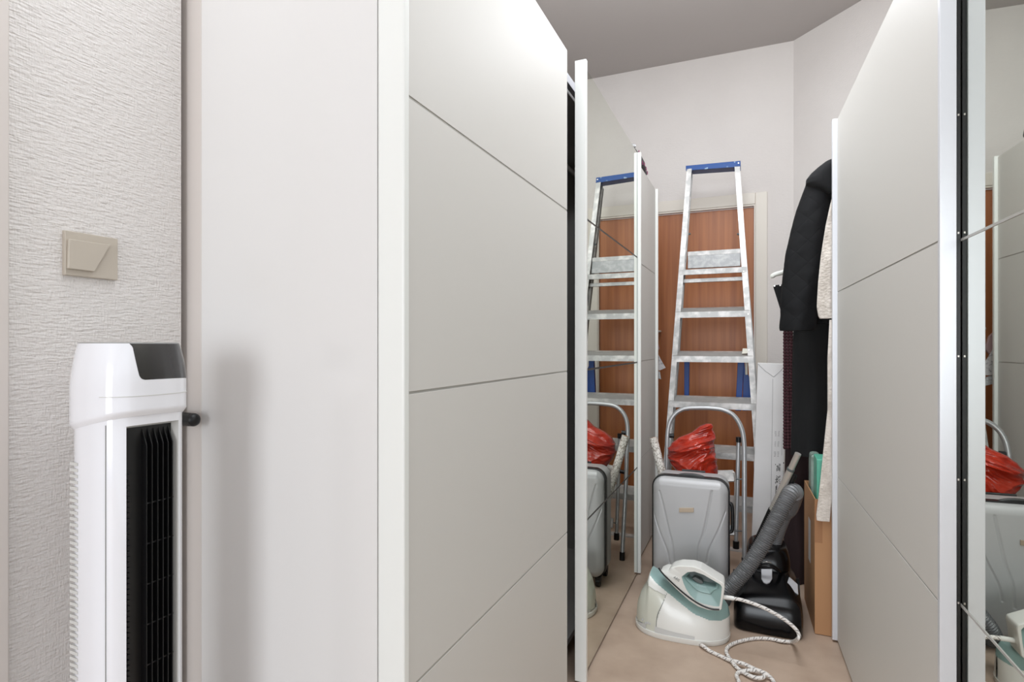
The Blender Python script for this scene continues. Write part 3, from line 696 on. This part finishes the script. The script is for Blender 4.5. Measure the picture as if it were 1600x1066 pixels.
# contents of the box
g1 = boxes('wrapped_pack', [(.216, .254, 2.64, 2.755, .010, .650)], M_foil, bevel=.012); tag(g1, 'clear wrapped green package sticking out of the cardboard box', 'package')
g2 = boxes('storage_folder', [(.2225, .33, 2.475, 2.60, .010, .662)], M_teal, bevel=.004); tag(g2, 'teal green plastic folder standing in the cardboard box', 'folder')

# ------------------------------------------------------------------ hanging clothes at the far end of the right wardrobe
rk = empty('coat_hook', MR @ Vector((-.01, .2, 1.9)))
fe = MR @ Vector((0, .08, 1.86)); 
boxes('hook_plate', [(-.006, -.0005, .07, .30, 1.84, 1.87)], M_chrome, rk, M=MR)
for t in (.10, .19): tube('hook', smoothpath([MR @ Vector(p) for p in ((-.006, t, 1.855), (-.06, t, 1.85), (-.085, t, 1.862), (-.09, t, 1.89))], 5), .004, M_chrome, rk, n=8)
tag(rk, 'metal coat hooks on the far side panel of the right wardrobe behind the coats', 'hook')
lc = garment('long_coat', [(262, 1288, 1345), (300, 1262, 1345), (420, 1243, 1350), (520, 1240, 1345), (600, 1237, 1345), (710, 1236, 1345)], 2.775, .045, M_coat2, folds=7, amp=.010, seed=3); tag(lc, 'long plain black coat hanging lowest behind the quilted jacket', 'coat')
jk = empty('quilted_jacket', onY(1260, 515, 2.60)); tag(jk, 'black quilted hooded jacket hanging at the end of the right wardrobe', 'jacket')
garment('sleeve', [(268, 1272, 1300), (282, 1262, 1304), (300, 1255, 1306), (330, 1244, 1304), (360, 1236, 1300), (400, 1227, 1294), (440, 1222, 1288), (470, 1219.5, 1281), (495, 1219.5, 1277), (512, 1218, 1274), (517, 1219, 1271)], 2.575, .060, M_coat, jk, folds=4, amp=.005, seed=1, crumple=.002)
garment('jacket_body', [(262, 1285, 1350), (300, 1272, 1350), (400, 1262, 1350), (506, 1258, 1350)], 2.652, .040, M_coat, jk, folds=5, amp=.006, seed=5)
garment('hood', [(250, 1298, 1350), (255, 1288, 1352), (264, 1276, 1352), (273, 1266, 1352), (282, 1259, 1352), (289, 1258.5, 1350), (295, 1266, 1345), (301, 1280, 1338), (307, 1292, 1330)], 2.545, .060, M_coat2, jk, folds=3, amp=.004, seed=2, step=1.5, e=2.4)
fj = garment('fleece_jacket', [(296, 1303, 1345), (320, 1297, 1345), (352, 1290, 1345), (400, 1283, 1345), (440, 1279, 1345), (480, 1276.5, 1345), (494, 1279, 1345), (498, 1281, 1345)], 2.475, .022, M_fleece, folds=6, amp=.006, seed=7); tag(fj, 'short beige fleece jacket hanging over the black coats', 'jacket')
fr_ = garment('fleece_robe', [(500, 1296, 1302), (560, 1293, 1302), (640, 1293, 1302), (700, 1287, 1301.5), (760, 1281, 1301), (805, 1275.5, 1297), (813, 1276, 1296)], 2.432, .006, M_fleece, folds=4, amp=.004, seed=9, e=3); tag(fr_, 'cream fluffy robe end hanging down in front of the cardboard box', 'robe')
# knitted maroon scarf: rows of stitches
kr = []
scarf = empty('knitted_scarf', onY(1231, 700, 2.82)); tag(scarf, 'dark maroon chunky knitted scarf hanging left of the long black coat', 'scarf')
for xi in (1226.5, 1231.5, 1236.5):
    vs_all = []
    for j in range(38):
        y = 516+j*4.95; c = onY(xi, y, 2.842); rgs = []
        for kk in range(5):
            a = -math.pi/2+math.pi*kk/4; rgs.append([Vector((c.x+.0085*math.cos(a)*math.cos(t), c.y+.010*math.cos(a)*math.sin(t), c.z+.0098*math.sin(a))) for t in [2*math.pi*q/8 for q in range(8)]])
        n = 8; v_ = [p for r0 in rgs for p in r0]; f_ = [(i*n+k, i*n+(k+1) % n, (i+1)*n+(k+1) % n, (i+1)*n+k) for i in range(4) for k in range(n)]
        vs_all.append((v_, f_))
    v_, f_ = join_data(vs_all); rawmesh('knit_rib', v_, f_, M_knit, scarf, smooth=True, kind='stuff')
dm = garment('long_dress', [(560, 1240, 1262), (640, 1229, 1262), (720, 1226, 1264), (800, 1224, 1264), (906, 1224, 1262)], 2.95, .030, mat('dark_maroon_cloth', (40, 24, 26), .9), folds=6, amp=.008, seed=11); tag(dm, 'dark maroon cloth hanging low behind the vacuum wand and brown box', 'garment')
# clear hanger end and black strap corner beside the sleeve
hg = tube('clothes_hanger', smoothpath([onY(x, y, 2.69) for x, y in ((1204, 434), (1211, 429), (1222, 426), (1240, 420))], 6)+[onY(1262, 412, 2.69)], .012, M_clear, n=12, flat=.6, rf=lambda t: .010 if t > .1 else .004+t*.06); tag(hg, 'pale clear plastic hanger end poking out left of the jacket sleeve', 'hanger')
bs = prism('belt_bag', [onY(x, y, 2.71) for x, y in ((1208, 446), (1224, 444), (1232, 494), (1221, 488))], Vector((0, 1, 0)), .03, M_coat2, bevel=.004); tag(bs, 'small black bag corner showing beside the jacket sleeve', 'bag')
for (x, y) in ((1210, 447), (1219, 446)):
    c = onY(x, y, 2.708); tube('stud', [c, c+Vector((0, -.004, 0))], .0035, M_chrome, bs, n=8)

# ------------------------------------------------------------------ vacuum cleaner
vac = empty('vacuum_cleaner', (.055, 2.55, 0)); tag(vac, 'glossy black canister vacuum cleaner with grey ribbed hose on the floor', 'vacuum cleaner')
def vr(z, xl, xr, yf, yb, e=8.0): return se((xl+xr)/2, (yf+yb)/2, (xr-xl)/2, (yb-yf)/2, z, e, 80)
prof = [(.002, -.070, .166, 2.372, 2.74), (.008, -.075, .172, 2.362, 2.75), (.05, -.075, .173, 2.356, 2.75), (.10, -.072, .170, 2.368, 2.75), (.125, -.064, .162, 2.388, 2.748), (.145, -.052, .150, 2.42, 2.745), (.165, -.036, .138, 2.46, 2.742), (.19, -.026, .128, 2.51, 2.738)]
rgs = []
sm = smoothpath([Vector((p[0], p[1], p[2])) for p in prof], 4); sm2 = smoothpath([Vector((p[3], p[4], 0)) for p in prof], 4)
for a, b in zip(sm, sm2): rgs.append(vr(a.x, a.y, a.z, b.x, b.y))
loft('body', rgs, M_blkg, vac, smooth=60)
prof = [(.165, -.026, .134, 2.515, 2.73), (.20, -.030, .138, 2.52, 2.735), (.235, -.028, .134, 2.53, 2.735), (.262, -.020, .124, 2.545, 2.73), (.272, -.004, .108, 2.565, 2.72)]
sm = smoothpath([Vector((p[0], p[1], p[2])) for p in prof], 4); sm2 = smoothpath([Vector((p[3], p[4], 0)) for p in prof], 4)
loft('dust_canister', [vr(a.x, a.y, a.z, b.x, b.y, 3.4) for a, b in zip(sm, sm2)], M_blkg, vac, smooth=60)
for sx, xx in ((-1, -.074), (1, .160)):
    tube('wheel', [Vector((xx-.010*1, 2.66, .062)), Vector((xx+.014, 2.66, .062))], .060, M_blk, vac, n=40)
def vplate(name, px, Y, m, th=.008, bev=.002):
    return prism(name, [onY(x, y, yy) for x, y, yy in px], Vector((0, .6, -.8)), th, m, vac, bevel=bev)
pts = [(1189.5, 889, 2.50), (1206.5, 889, 2.50), (1206.5, 904, 2.465), (1203, 910, 2.452), (1198, 912, 2.448), (1193, 910, 2.452), (1189.5, 904, 2.465)]
vplate('release_button', pts, 0, M_lgry)
vplate('side_cover', [(1233, 901, 2.495), (1246.5, 913, 2.49), (1247.5, 929, 2.443), (1228, 917, 2.460)], 0, M_lgry)
vplate('side_cover', [(1160, 899, 2.50), (1168, 898, 2.50), (1168, 905, 2.475), (1159, 908, 2.475)], 0, M_lgry)
tube('carry_handle', smoothpath([onY(x, y, Y) for x, y, Y in ((1172, 893, 2.505), (1180, 888, 2.475), (1200, 885, 2.465), (1214, 890, 2.475), (1220, 898, 2.505))], 6), .007, M_blkg, vac, n=12)
tube('chrome_trim', smoothpath([onY(x, y, Y) for x, y, Y in ((1192, 879, 2.515), (1198, 878, 2.510), (1205, 880, 2.515))], 5), .0018, M_chrome, vac, n=8)
hpts = [onY(x, y, Y) for x, y, Y in ((1209, 868, 2.60), (1214, 845, 2.60), (1224, 815, 2.60), (1236, 785, 2.585))]
hpath = smoothpath([onY(x, y, Y) for x, y, Y in ((1209, 868, 2.62), (1215, 842, 2.62), (1226, 812, 2.60), (1238, 787, 2.565), (1242.5, 771, 2.52), (1238, 768, 2.475), (1228, 782, 2.45), (1212, 812, 2.43), (1192, 850, 2.405), (1170, 884, 2.385), (1150, 908, 2.375), (1136, 925, 2.375), (1128, 940, 2.385))], 24)
Lh = 0; acc = [0]
for i in range(1, len(hpath)): Lh += (hpath[i]-hpath[i-1]).length; acc.append(Lh)
# even resampling for ribs
ev = []; j = 0; nn = int(Lh/.00125)
for k in range(nn+1):
    s = Lh*k/nn
    while j < len(acc)-2 and acc[j+1] < s: j += 1
    ev.append(hpath[j].lerp(hpath[j+1], (s-acc[j])/max(1e-9, acc[j+1]-acc[j])))
ev = [sum((ev[max(0, min(len(ev)-1, i+d))] for d in range(-6, 7)), Vector())/13 for i in range(len(ev))]
Lf = .19/Lh*0+0
def hr_(t):
    s = t*Lh
    smooth_part = .22 < t < .36
    if t < .2: return .020
    if t < .24: return .020+.0095*(t-.2)/.04
    if smooth_part: return .0295
    return .0285+.0021*math.sin(s*2*math.pi/.0078)
M_hose = mat('grey_ribbed_hose', (128, 128, 130), .36, metal=.2)
nt_ = M_hose.node_tree; uv_ = nt_.nodes.new('ShaderNodeUVMap'); uv_.uv_map = 'UVMap'; sx_ = nt_.nodes.new('ShaderNodeSeparateXYZ'); nt_.links.new(uv_.outputs[0], sx_.inputs[0])
m1_ = nt_.nodes.new('ShaderNodeMath'); m1_.operation = 'MULTIPLY'; m1_.inputs[1].default_value = 2*math.pi/.0078; nt_.links.new(sx_.outputs[0], m1_.inputs[0])
m2_ = nt_.nodes.new('ShaderNodeMath'); m2_.operation = 'SINE'; nt_.links.new(m1_.outputs[0], m2_.inputs[0])
rp_ = nt_.nodes.new('ShaderNodeValToRGB'); rp_.color_ramp.elements[0].position = .0; rp_.color_ramp.elements[0].color = lin((70, 70, 72)); rp_.color_ramp.elements[1].position = .6; rp_.color_ramp.elements[1].color = lin((136, 136, 138))  # rib valleys coloured darker, shade put into the hose stripes
m3_ = nt_.nodes.new('ShaderNodeMath'); m3_.operation = 'MULTIPLY_ADD'; m3_.inputs[1].default_value = .5; m3_.inputs[2].default_value = .5; nt_.links.new(m2_.outputs[0], m3_.inputs[0]); nt_.links.new(m3_.outputs[0], rp_.inputs[0]); nt_.links.new(rp_.outputs[0], nt_.nodes['Principled BSDF'].inputs['Base Color'])
tube('ribbed_hose', ev, .027, M_hose, vac, n=28, rf=hr_)
wa, wb = onY(1247, 709, 2.44), onY(1179, 857, 2.57)
wd = (wb-wa).normalized()
tube('wand', [wa, wa+wd*.075], .0115, M_chrome, vac, n=20)
tube('wand', [wa+wd*.075, wb], .0132, M_chrome, vac, n=20)
tube('wand_collar', [wa+wd*.07, wa+wd*.079], .0142, M_gry, vac, n=20)
tube('wand_clip', [wa+wd*.10+Vector((.022, .01, 0)), wa+wd*.145+Vector((.022, .01, 0))], .011, M_blk, vac, n=16)
tube('wand_sleeve', [wa+wd*.27, wb+wd*.01], .0155, M_blk, vac, n=20)

# ------------------------------------------------------------------ steam iron station
st = empty('steam_generator_iron', (-.25, 2.29, 0)); tag(st, 'white and mint steam iron resting on its station on the floor', 'iron')
X0_, X1_, YM = -.432, -.083, 2.288
NA, NB = 150, 110
topz = [(0, .055), (.02, .095), (.06, .135), (.10, .158), (.14, .182), (.155, .205), (.17, .218), (.24, .205), (.45, .168), (.70, .142), (.86, .140), (.94, .134), (.98, .118), (1, .09)]
def tz_(s): return interp(topz, s)[1]
def hwid(s):
    t = abs(2*s-1); return .118*(1-t**2.9)**(1/2.1)*(1.0-.10*s) if t < 1 else 0
def spnt(s, v):
    """s along, v 0..1 from front bottom over the top to the back bottom"""
    s = min(max(s, .0005), .9995); w0 = max(.004, hwid(s)); h = tz_(s); a = math.pi*v; c, sn = math.cos(a), math.sin(a)
    e = 2/4.2; y = YM - w0*math.copysign(abs(c)**e, c)*(1-.16*abs(sn)**3*0); z = .006+(h-.006)*abs(sn)**e
    lean = .26*min(1, z/h)**1.4; y = YM+(y-YM)*(1-lean)
    return Vector((X0_+(X1_-X0_)*s, y, z))
sgrid = [(1-math.cos(math.pi*i/NA))/2 for i in range(NA+1)]
def half_v(j): t = j/NB; return t
def patch(name, pred, m, off=0, thick=0):
    idx, vs, fs = {}, [], []
    def vid(i, j):
        if (i, j) not in idx:
            s, v = sgrid[i], j/NB; p = spnt(s, v)
            if off:
                du = spnt(s+.004, v)-spnt(s-.004, v); dv = spnt(s, min(1, v+.004))-spnt(s, max(0, v-.004)); n_ = du.cross(dv)
                if n_.length > 1e-12:
                    n_.normalize(); c = Vector((X0_+(X1_-X0_)*(.15+.7*s), YM, .04)); n_ = n_ if n_.dot(p-c) > 0 else -n_
                    p = p+n_*off
            idx[(i, j)] = len(vs); vs.append(p)
        return idx[(i, j)]
    for i in range(NA):
        for j in range(NB):
            s = (sgrid[i]+sgrid[i+1])/2; v = (j+.5)/NB; p = spnt(s, v)
            if pred(s, v, p): fs.append((vid(i, j), vid(i+1, j), vid(i+1, j+1), vid(i, j+1)))
    return rawmesh(name, vs, fs, m, st, smooth=50)
def tealband(s, z): 
    zt_ = interp([(0, 9), (.175, 9), (.176, .208), (.24, .190), (.45, .146), (.65, .106), (.80, .090), (.90, .086), (1, .090)], s)[1]
    return z > zt_
def tankreg(s, z): return s < interp([(0, .26), (.06, .27), (.10, .30), (.14, .345), (.16, .37), (.25, .37)], z)[1] and z > .026 and z < interp([(0, .2), (.06, .2), (.13, .2), (.17, .175), (.37, .152)], s)[1]
patch('station_body', lambda s, v, p: not tealband(s, p.z) and not tankreg(s, p.z), M_iwhite)
patch('station_deck', lambda s, v, p: tealband(s, p.z), M_mint)
patch('water_tank', lambda s, v, p: tankreg(s, p.z), M_tank, -.0022)
# base skirt and slot
sk = []
for (k, z) in ((.99, .0), (1.008, .004), (1.006, .019), (.96, .021)):
    sk.append([Vector((X0_+(X1_-X0_)*(.5-.5*k*math.cos(t) if 1 else 0), YM-math.copysign(1, math.sin(t))*k*hwid(min(.999, max(.001, (1-math.cos(t))/2))), z)) for t in [2*math.pi*(q+.5)/96 for q in range(96)]])
loft('base_skirt', sk, M_iwhite, st, smooth=40)
def stf(x, y, off=.0015):
    """pixel -> point on the station's front skin"""
    best = None
    for i in range(0, NA+1, 1):
        for j in range(0, NB//2+8):
            p = spnt(sgrid[i], j/NB); r = p-C0; d = r.x*-SN+r.y*CS; px = 800+F*(r.x*CS+r.y*SN)/d; py = HY-F*r.z/d
            e = (px-x)**2+(py-y)**2
            if best is None or e < best[0]: best = (e, p)
    return best[1]+Vector((0, -off, off*.2))
tube('tank_edge', smoothpath([stf(x, y, .0) for x, y in ((1042, 928), (1034, 945), (1027, 962), (1023, 984))], 5), .0010, M_gry, st, n=6)
patch('cable_slot', lambda s, v, p: .03 < s < .66 and v < .5 and .021 < p.z < .032, M_slot, .0006)
mk = []
for k in range(4):
    c = stf(1004+k*4, 970.5+k*1.3, .001); mk.append(c)
for c in mk: box('level_mark', c.x-.0022, c.x+.0022, c.y-.0006, c.y+.002, c.z-.0035, c.z+.0035, M_lgry, st)
# the iron, lying on the deck, in a vertical plane along the station
IY = 2.214
def ip(x, y, Y=IY): return onY(x, y, Y)
outer = [(1031, 888.5), (1045, 890), (1050, 884), (1062, 881), (1082, 882), (1095, 886), (1132, 909), (1133, 915), (1128, 949), (1124, 951.5), (1107, 950), (1092, 945), (1078, 936), (1060, 920), (1044, 904)]
inner = [(1066, 898), (1075, 891), (1086, 890), (1100, 895), (1126, 910), (1128.5, 914), (1127, 930), (1124.5, 944), (1118, 944), (1100, 940), (1088, 935), (1079, 926), (1073, 917), (1069, 908)]
oo = resample([ip(*p) for p in outer], 60); 
def angsort(pts, c): return pts
ci = sum((ip(*p) for p in inner), Vector())/len(inner)
def radial(poly, c, n):
    P = [Vector((p.x-c.x, p.z-c.z)) for p in poly]; out = []
    for k in range(n):
        a = 2*math.pi*k/n; d = Vector((math.cos(a), math.sin(a))); best = 0
        for q_, r_ in zip(P, P[1:]+P[:1]):
            e = r_-q_; det = d.x*-e.y+d.y*e.x
            if abs(det) < 1e-12: continue
            t = (q_.x*-e.y+q_.y*e.x)/det; u = (d.x*q_.y-d.y*q_.x)/det
            if -1e-6 <= u <= 1+1e-6 and t > best: best = t
        out.append(Vector((c.x+d.x*best, IY, c.z+d.y*best)))
    return out
def radring(poly, n=120): return radial([ip(*p) for p in poly], ci, n)
ro, ri = radring(outer), radring(inner)
def shift(r, Y, k=1.0): return [Vector((ci.x+(p.x-ci.x)*k, Y, ci.z+(p.z-ci.z)*k)) for p in r]
def ringloft(name, rings, m, cap=False):
    n = len(rings[0]); vs = [p for r in rings for p in r]; fs = [(i*n+k, i*n+(k+1) % n, (i+1)*n+(k+1) % n, (i+1)*n+k) for i in range(len(rings)-1) for k in range(n)]
    if cap: fs.append(tuple((len(rings)-1)*n+k for k in range(n)))
    return rawmesh(name, vs, fs, m, st, smooth=50)
iron_w = ringloft('iron_body', [shift(ri, IY-.022), shift(ro, IY-.0215, .975), shift(ro, IY-.019, .995), shift(ro, IY-.014), shift(ro, IY+.040, .985), shift(ro, IY+.062, .94), shift(ri, IY+.064, .95), shift(ri, IY-.022)], M_iwhite)
hole = [(1073, 900), (1080, 893), (1087, 891.5), (1103, 899), (1120, 911), (1118, 915.5), (1104, 914), (1090, 910.5), (1079, 905)]
ch = sum((ip(*p) for p in hole), Vector())/len(hole)
rh = radial([ip(*p) for p in hole], ci, 120)
# mint infill, dished, with the grip opening
rh2 = radial([ip(*p) for p in hole], ch, 120); ri2 = radial([ip(*p) for p in inner], ch, 120)
def sh(r, Y): return [Vector((p.x, Y, p.z)) for p in r]
lerpr = lambda a, b, t: [p.lerp(q_, t) for p, q_ in zip(a, b)]
ringloft('grip_infill', [sh(ri2, IY-.022), sh(lerpr(ri2, rh2, .25), IY-.018), sh(lerpr(ri2, rh2, .55), IY-.012), sh(lerpr(ri2, rh2, .62), IY-.017), sh(lerpr(ri2, rh2, .85), IY-.012), sh(rh2, IY-.004), sh(rh2, IY+.03), sh(ri2, IY+.045)], M_mint)
rawmesh('grip_shadow_plate', [Vector((p.x, IY+.028, p.z)) for p in rh2], [tuple(range(120))], M_dkg, st); bpy.data.objects['grip_shadow_plate'].name = 'grip_opening_shade'  # added grey plate, its tone stands for shade inside the grip opening
tg = [ip(x, y, IY-.008) for x, y in ((1081, 904), (1086, 902), (1097, 908), (1099, 912), (1095, 913), (1088, 910))]
prism('steam_trigger', tg, Vector((0, 1, 0)), .02, M_gry, st, bevel=.002)
# soleplate edge
sp_ = [(1029, 887), (1036, 896), (1050, 910), (1068, 926), (1084, 938), (1098, 946), (1112, 951), (1124, 952)]
tube('soleplate', smoothpath([ip(x, y+1.0, IY-.024) for x, y in sp_], 6), .0030, M_blk, st, n=8)
lt = bpy.data.curves.new('t', 'FONT'); lt.body = 'AEG'; lt.size = .0125; lt.extrude = .0004
to = bpy.data.objects.new('t', lt); col.objects.link(to); bpy.context.view_layer.update()
tm = bpy.data.meshes.new_from_object(to.evaluated_get(bpy.context.evaluated_depsgraph_get()))
ang = -math.atan2(7, 12.5); orig = ip(1052, 903, IY-.0225)
MT = Matrix.Translation(orig) @ Matrix.Rotation(math.pi/2, 4, 'X') @ Matrix.Rotation(ang, 4, 'Z')
rawmesh('brand_lettering', [MT @ v.co for v in tm.vertices], [tuple(p.vertices) for p in tm.polygons], M_gry, st); bpy.data.objects.remove(to)
# cords (the steam hose leaves the heel, loops over the floor and returns to the station)
R1 = .0062
sock = [onY(1128, 933, 2.228), onY(1137, 934, 2.226), onY(1147, 935.5, 2.225)]
tube('cord_socket', sock, .0078, M_iwhite, st, n=16, rf=lambda t: .0078 if t < .05 or t > .95 else .0078)
cpts = [(1147, 935.5, 2.225), (1160, 938, 2.22), (1185, 946.5, 2.215), (1207, 957, 2.21), (1228, 970, 2.205), (1243, 983, 2.20), (1248.5, 993, 2.198), (1246, 999, 2.20)]
cp = [onY(*p) for p in cpts]
for x, y, z in ((1238, 1003, .014), (1222, 1002, .010), (1203, 998.5, .007), (1180, 998, .007), (1158, 1002, .007), (1142, 1008, .007), (1135, 1016, .007), (1138, 1026, .007), (1150, 1042, .008), (1165, 1053, .010), (1180, 1059, .012), (1192, 1059, .013), (1194, 1054, .013), (1184, 1049.5, .013), (1172, 1048, .013), (1160, 1049, .012)):
    cp.append(onZ(x, y, z))
tube('steam_cord', smoothpath(cp, 12), R1, M_cord, st, n=12)
cp = [stf(1095, 1004, .001)]+[onZ(x, y, z) for x, y, z in ((1099, 1010, .012), (1110, 1018, .007), (1125, 1025, .007), (1138, 1031, .009), (1150, 1034, .016), (1163, 1038, .018), (1180, 1046, .018), (1195, 1052, .018), (1203, 1058, .012), (1209, 1066, .007), (1211, 1078, .007), (1203, 1095, .007))]
tube('steam_cord', smoothpath(cp, 12), R1, M_cord, st, n=12)
cp = [onZ(x, y, z) for x, y, z in ((1160, 1050, .007), (1154, 1051, .007), (1151, 1056, .007), (1154, 1064, .007), (1157, 1076, .007), (1168, 1090, .007))]
tube('steam_cord', smoothpath(cp, 10), R1, M_cord, st, n=12)

# ------------------------------------------------------------------ things hanging or lying at the left wardrobes
hk = prism('hanging_cloth', [Vector((-.535, 3.50, z_)) for z_ in ()] or [onY(1024, 545, 3.53), onY(1033, 563, 3.53), onY(1040, 575, 3.53), onY(1031, 579, 3.53), onY(1022, 578, 3.53)], Vector((0, 1, 0)), .006, M_paper, bevel=.001); tag(hk, 'grey printed cloth corner hanging behind the far left wardrobe', 'cloth')
prism('lower_corner', [onY(1024, 578, 3.535), onY(1031, 581, 3.535), onY(1033, 593, 3.535), onY(1024, 590, 3.535)], Vector((0, 1, 0)), .004, M_plasticbag, hk, bevel=.001)
pk = prism('pink_cloth', [onY(1018, 520, 3.56), onY(1026, 528, 3.56), onY(1030, 545, 3.56), onY(1020, 560, 3.56)], Vector((0, 1, 0)), .02, M_pinkc, bevel=.003); tag(pk, 'dusty pink cloth tucked behind the far left wardrobe edge', 'cloth')
# bag on top of the far left wardrobe
tb = empty('travel_bag', (-.68, 3.0, 2.021)); tag(tb, 'black bag with pink flowers lying on top of the far left wardrobe', 'bag')
def blob(name, c, sx, sy, sz, m, parent=None, amp=.15, f=9, n=40, e=3):
    rg = []
    for i in range(n//2+1):
        a = -math.pi/2+math.pi*i/(n//2); ca = max(.02, abs(math.cos(a)))**(2/e); sa = math.copysign(abs(math.sin(a))**(2/e), a)
        rr_ = []
        for k in range(n):
            t = 2*math.pi*k/n; c_, s__ = math.cos(t), math.sin(t)
            p = Vector((sx*ca*math.copysign(abs(c_)**(2/e), c_), sy*ca*math.copysign(abs(s__)**(2/e), s__), sz*sa))
            q_ = 1+amp*noise.noise((p+Vector(c))*f)+amp*.5*noise.noise((p+Vector(c))*f*2.7)
            rr_.append(Vector(c)+Vector((p.x*q_, p.y*q_, max(p.z*q_, -sz))))
        rg.append(rr_)
    return loft(name, rg, m, parent, smooth=40)
blob('bag_body', (-.69, 3.04, 2.077), .145, .30, .055, M_bagdk, tb, .06, 9, 48, 3)
for i, (y_, z_) in enumerate(((2.92, 2.085), (3.08, 2.070), (3.13, 2.06), (3.02, 2.06), (2.96, 2.065), (3.17, 2.05))):
    x_ = -.540
    vs_, fs_ = [], []
    for k in range(5):
        a = 2*math.pi*k/5+i; n = len(vs_); d = Vector((0, math.cos(a), math.sin(a))); e_ = Vector((0, -math.sin(a), math.cos(a)))
        c = Vector((x_, y_, z_)); vs_ += [c, c+d*.007+e_*.0045+Vector((.003, 0, 0)), c+d*.013+Vector((.001, 0, 0)), c+d*.007-e_*.0045+Vector((.003, 0, 0)), c-Vector((.003, 0, 0))]
        fs_ += [(n, n+1, n+2, n+3), (n+4, n+3, n+2, n+1), (n, n+4, n+1), (n, n+3, n+4)]
    rawmesh('pink_flower', vs_, fs_, M_pink, tb)
pw = blob('crumpled_plastic', (-.67, 3.06, 2.158), .08, .10, .024, M_plasticbag, None, .5, 16, 48, 2.2); tag(pw, 'crumpled clear plastic wrap on the black flowered bag', 'wrapping')
pw2 = blob('plastic_cover', (-.67, 2.55, 2.047), .12, .16, .013, M_bagdull, None, .25, 13, 48, 2.4); tag(pw2, 'grey plastic wrap lying on top of the near left wardrobe', 'wrapping')
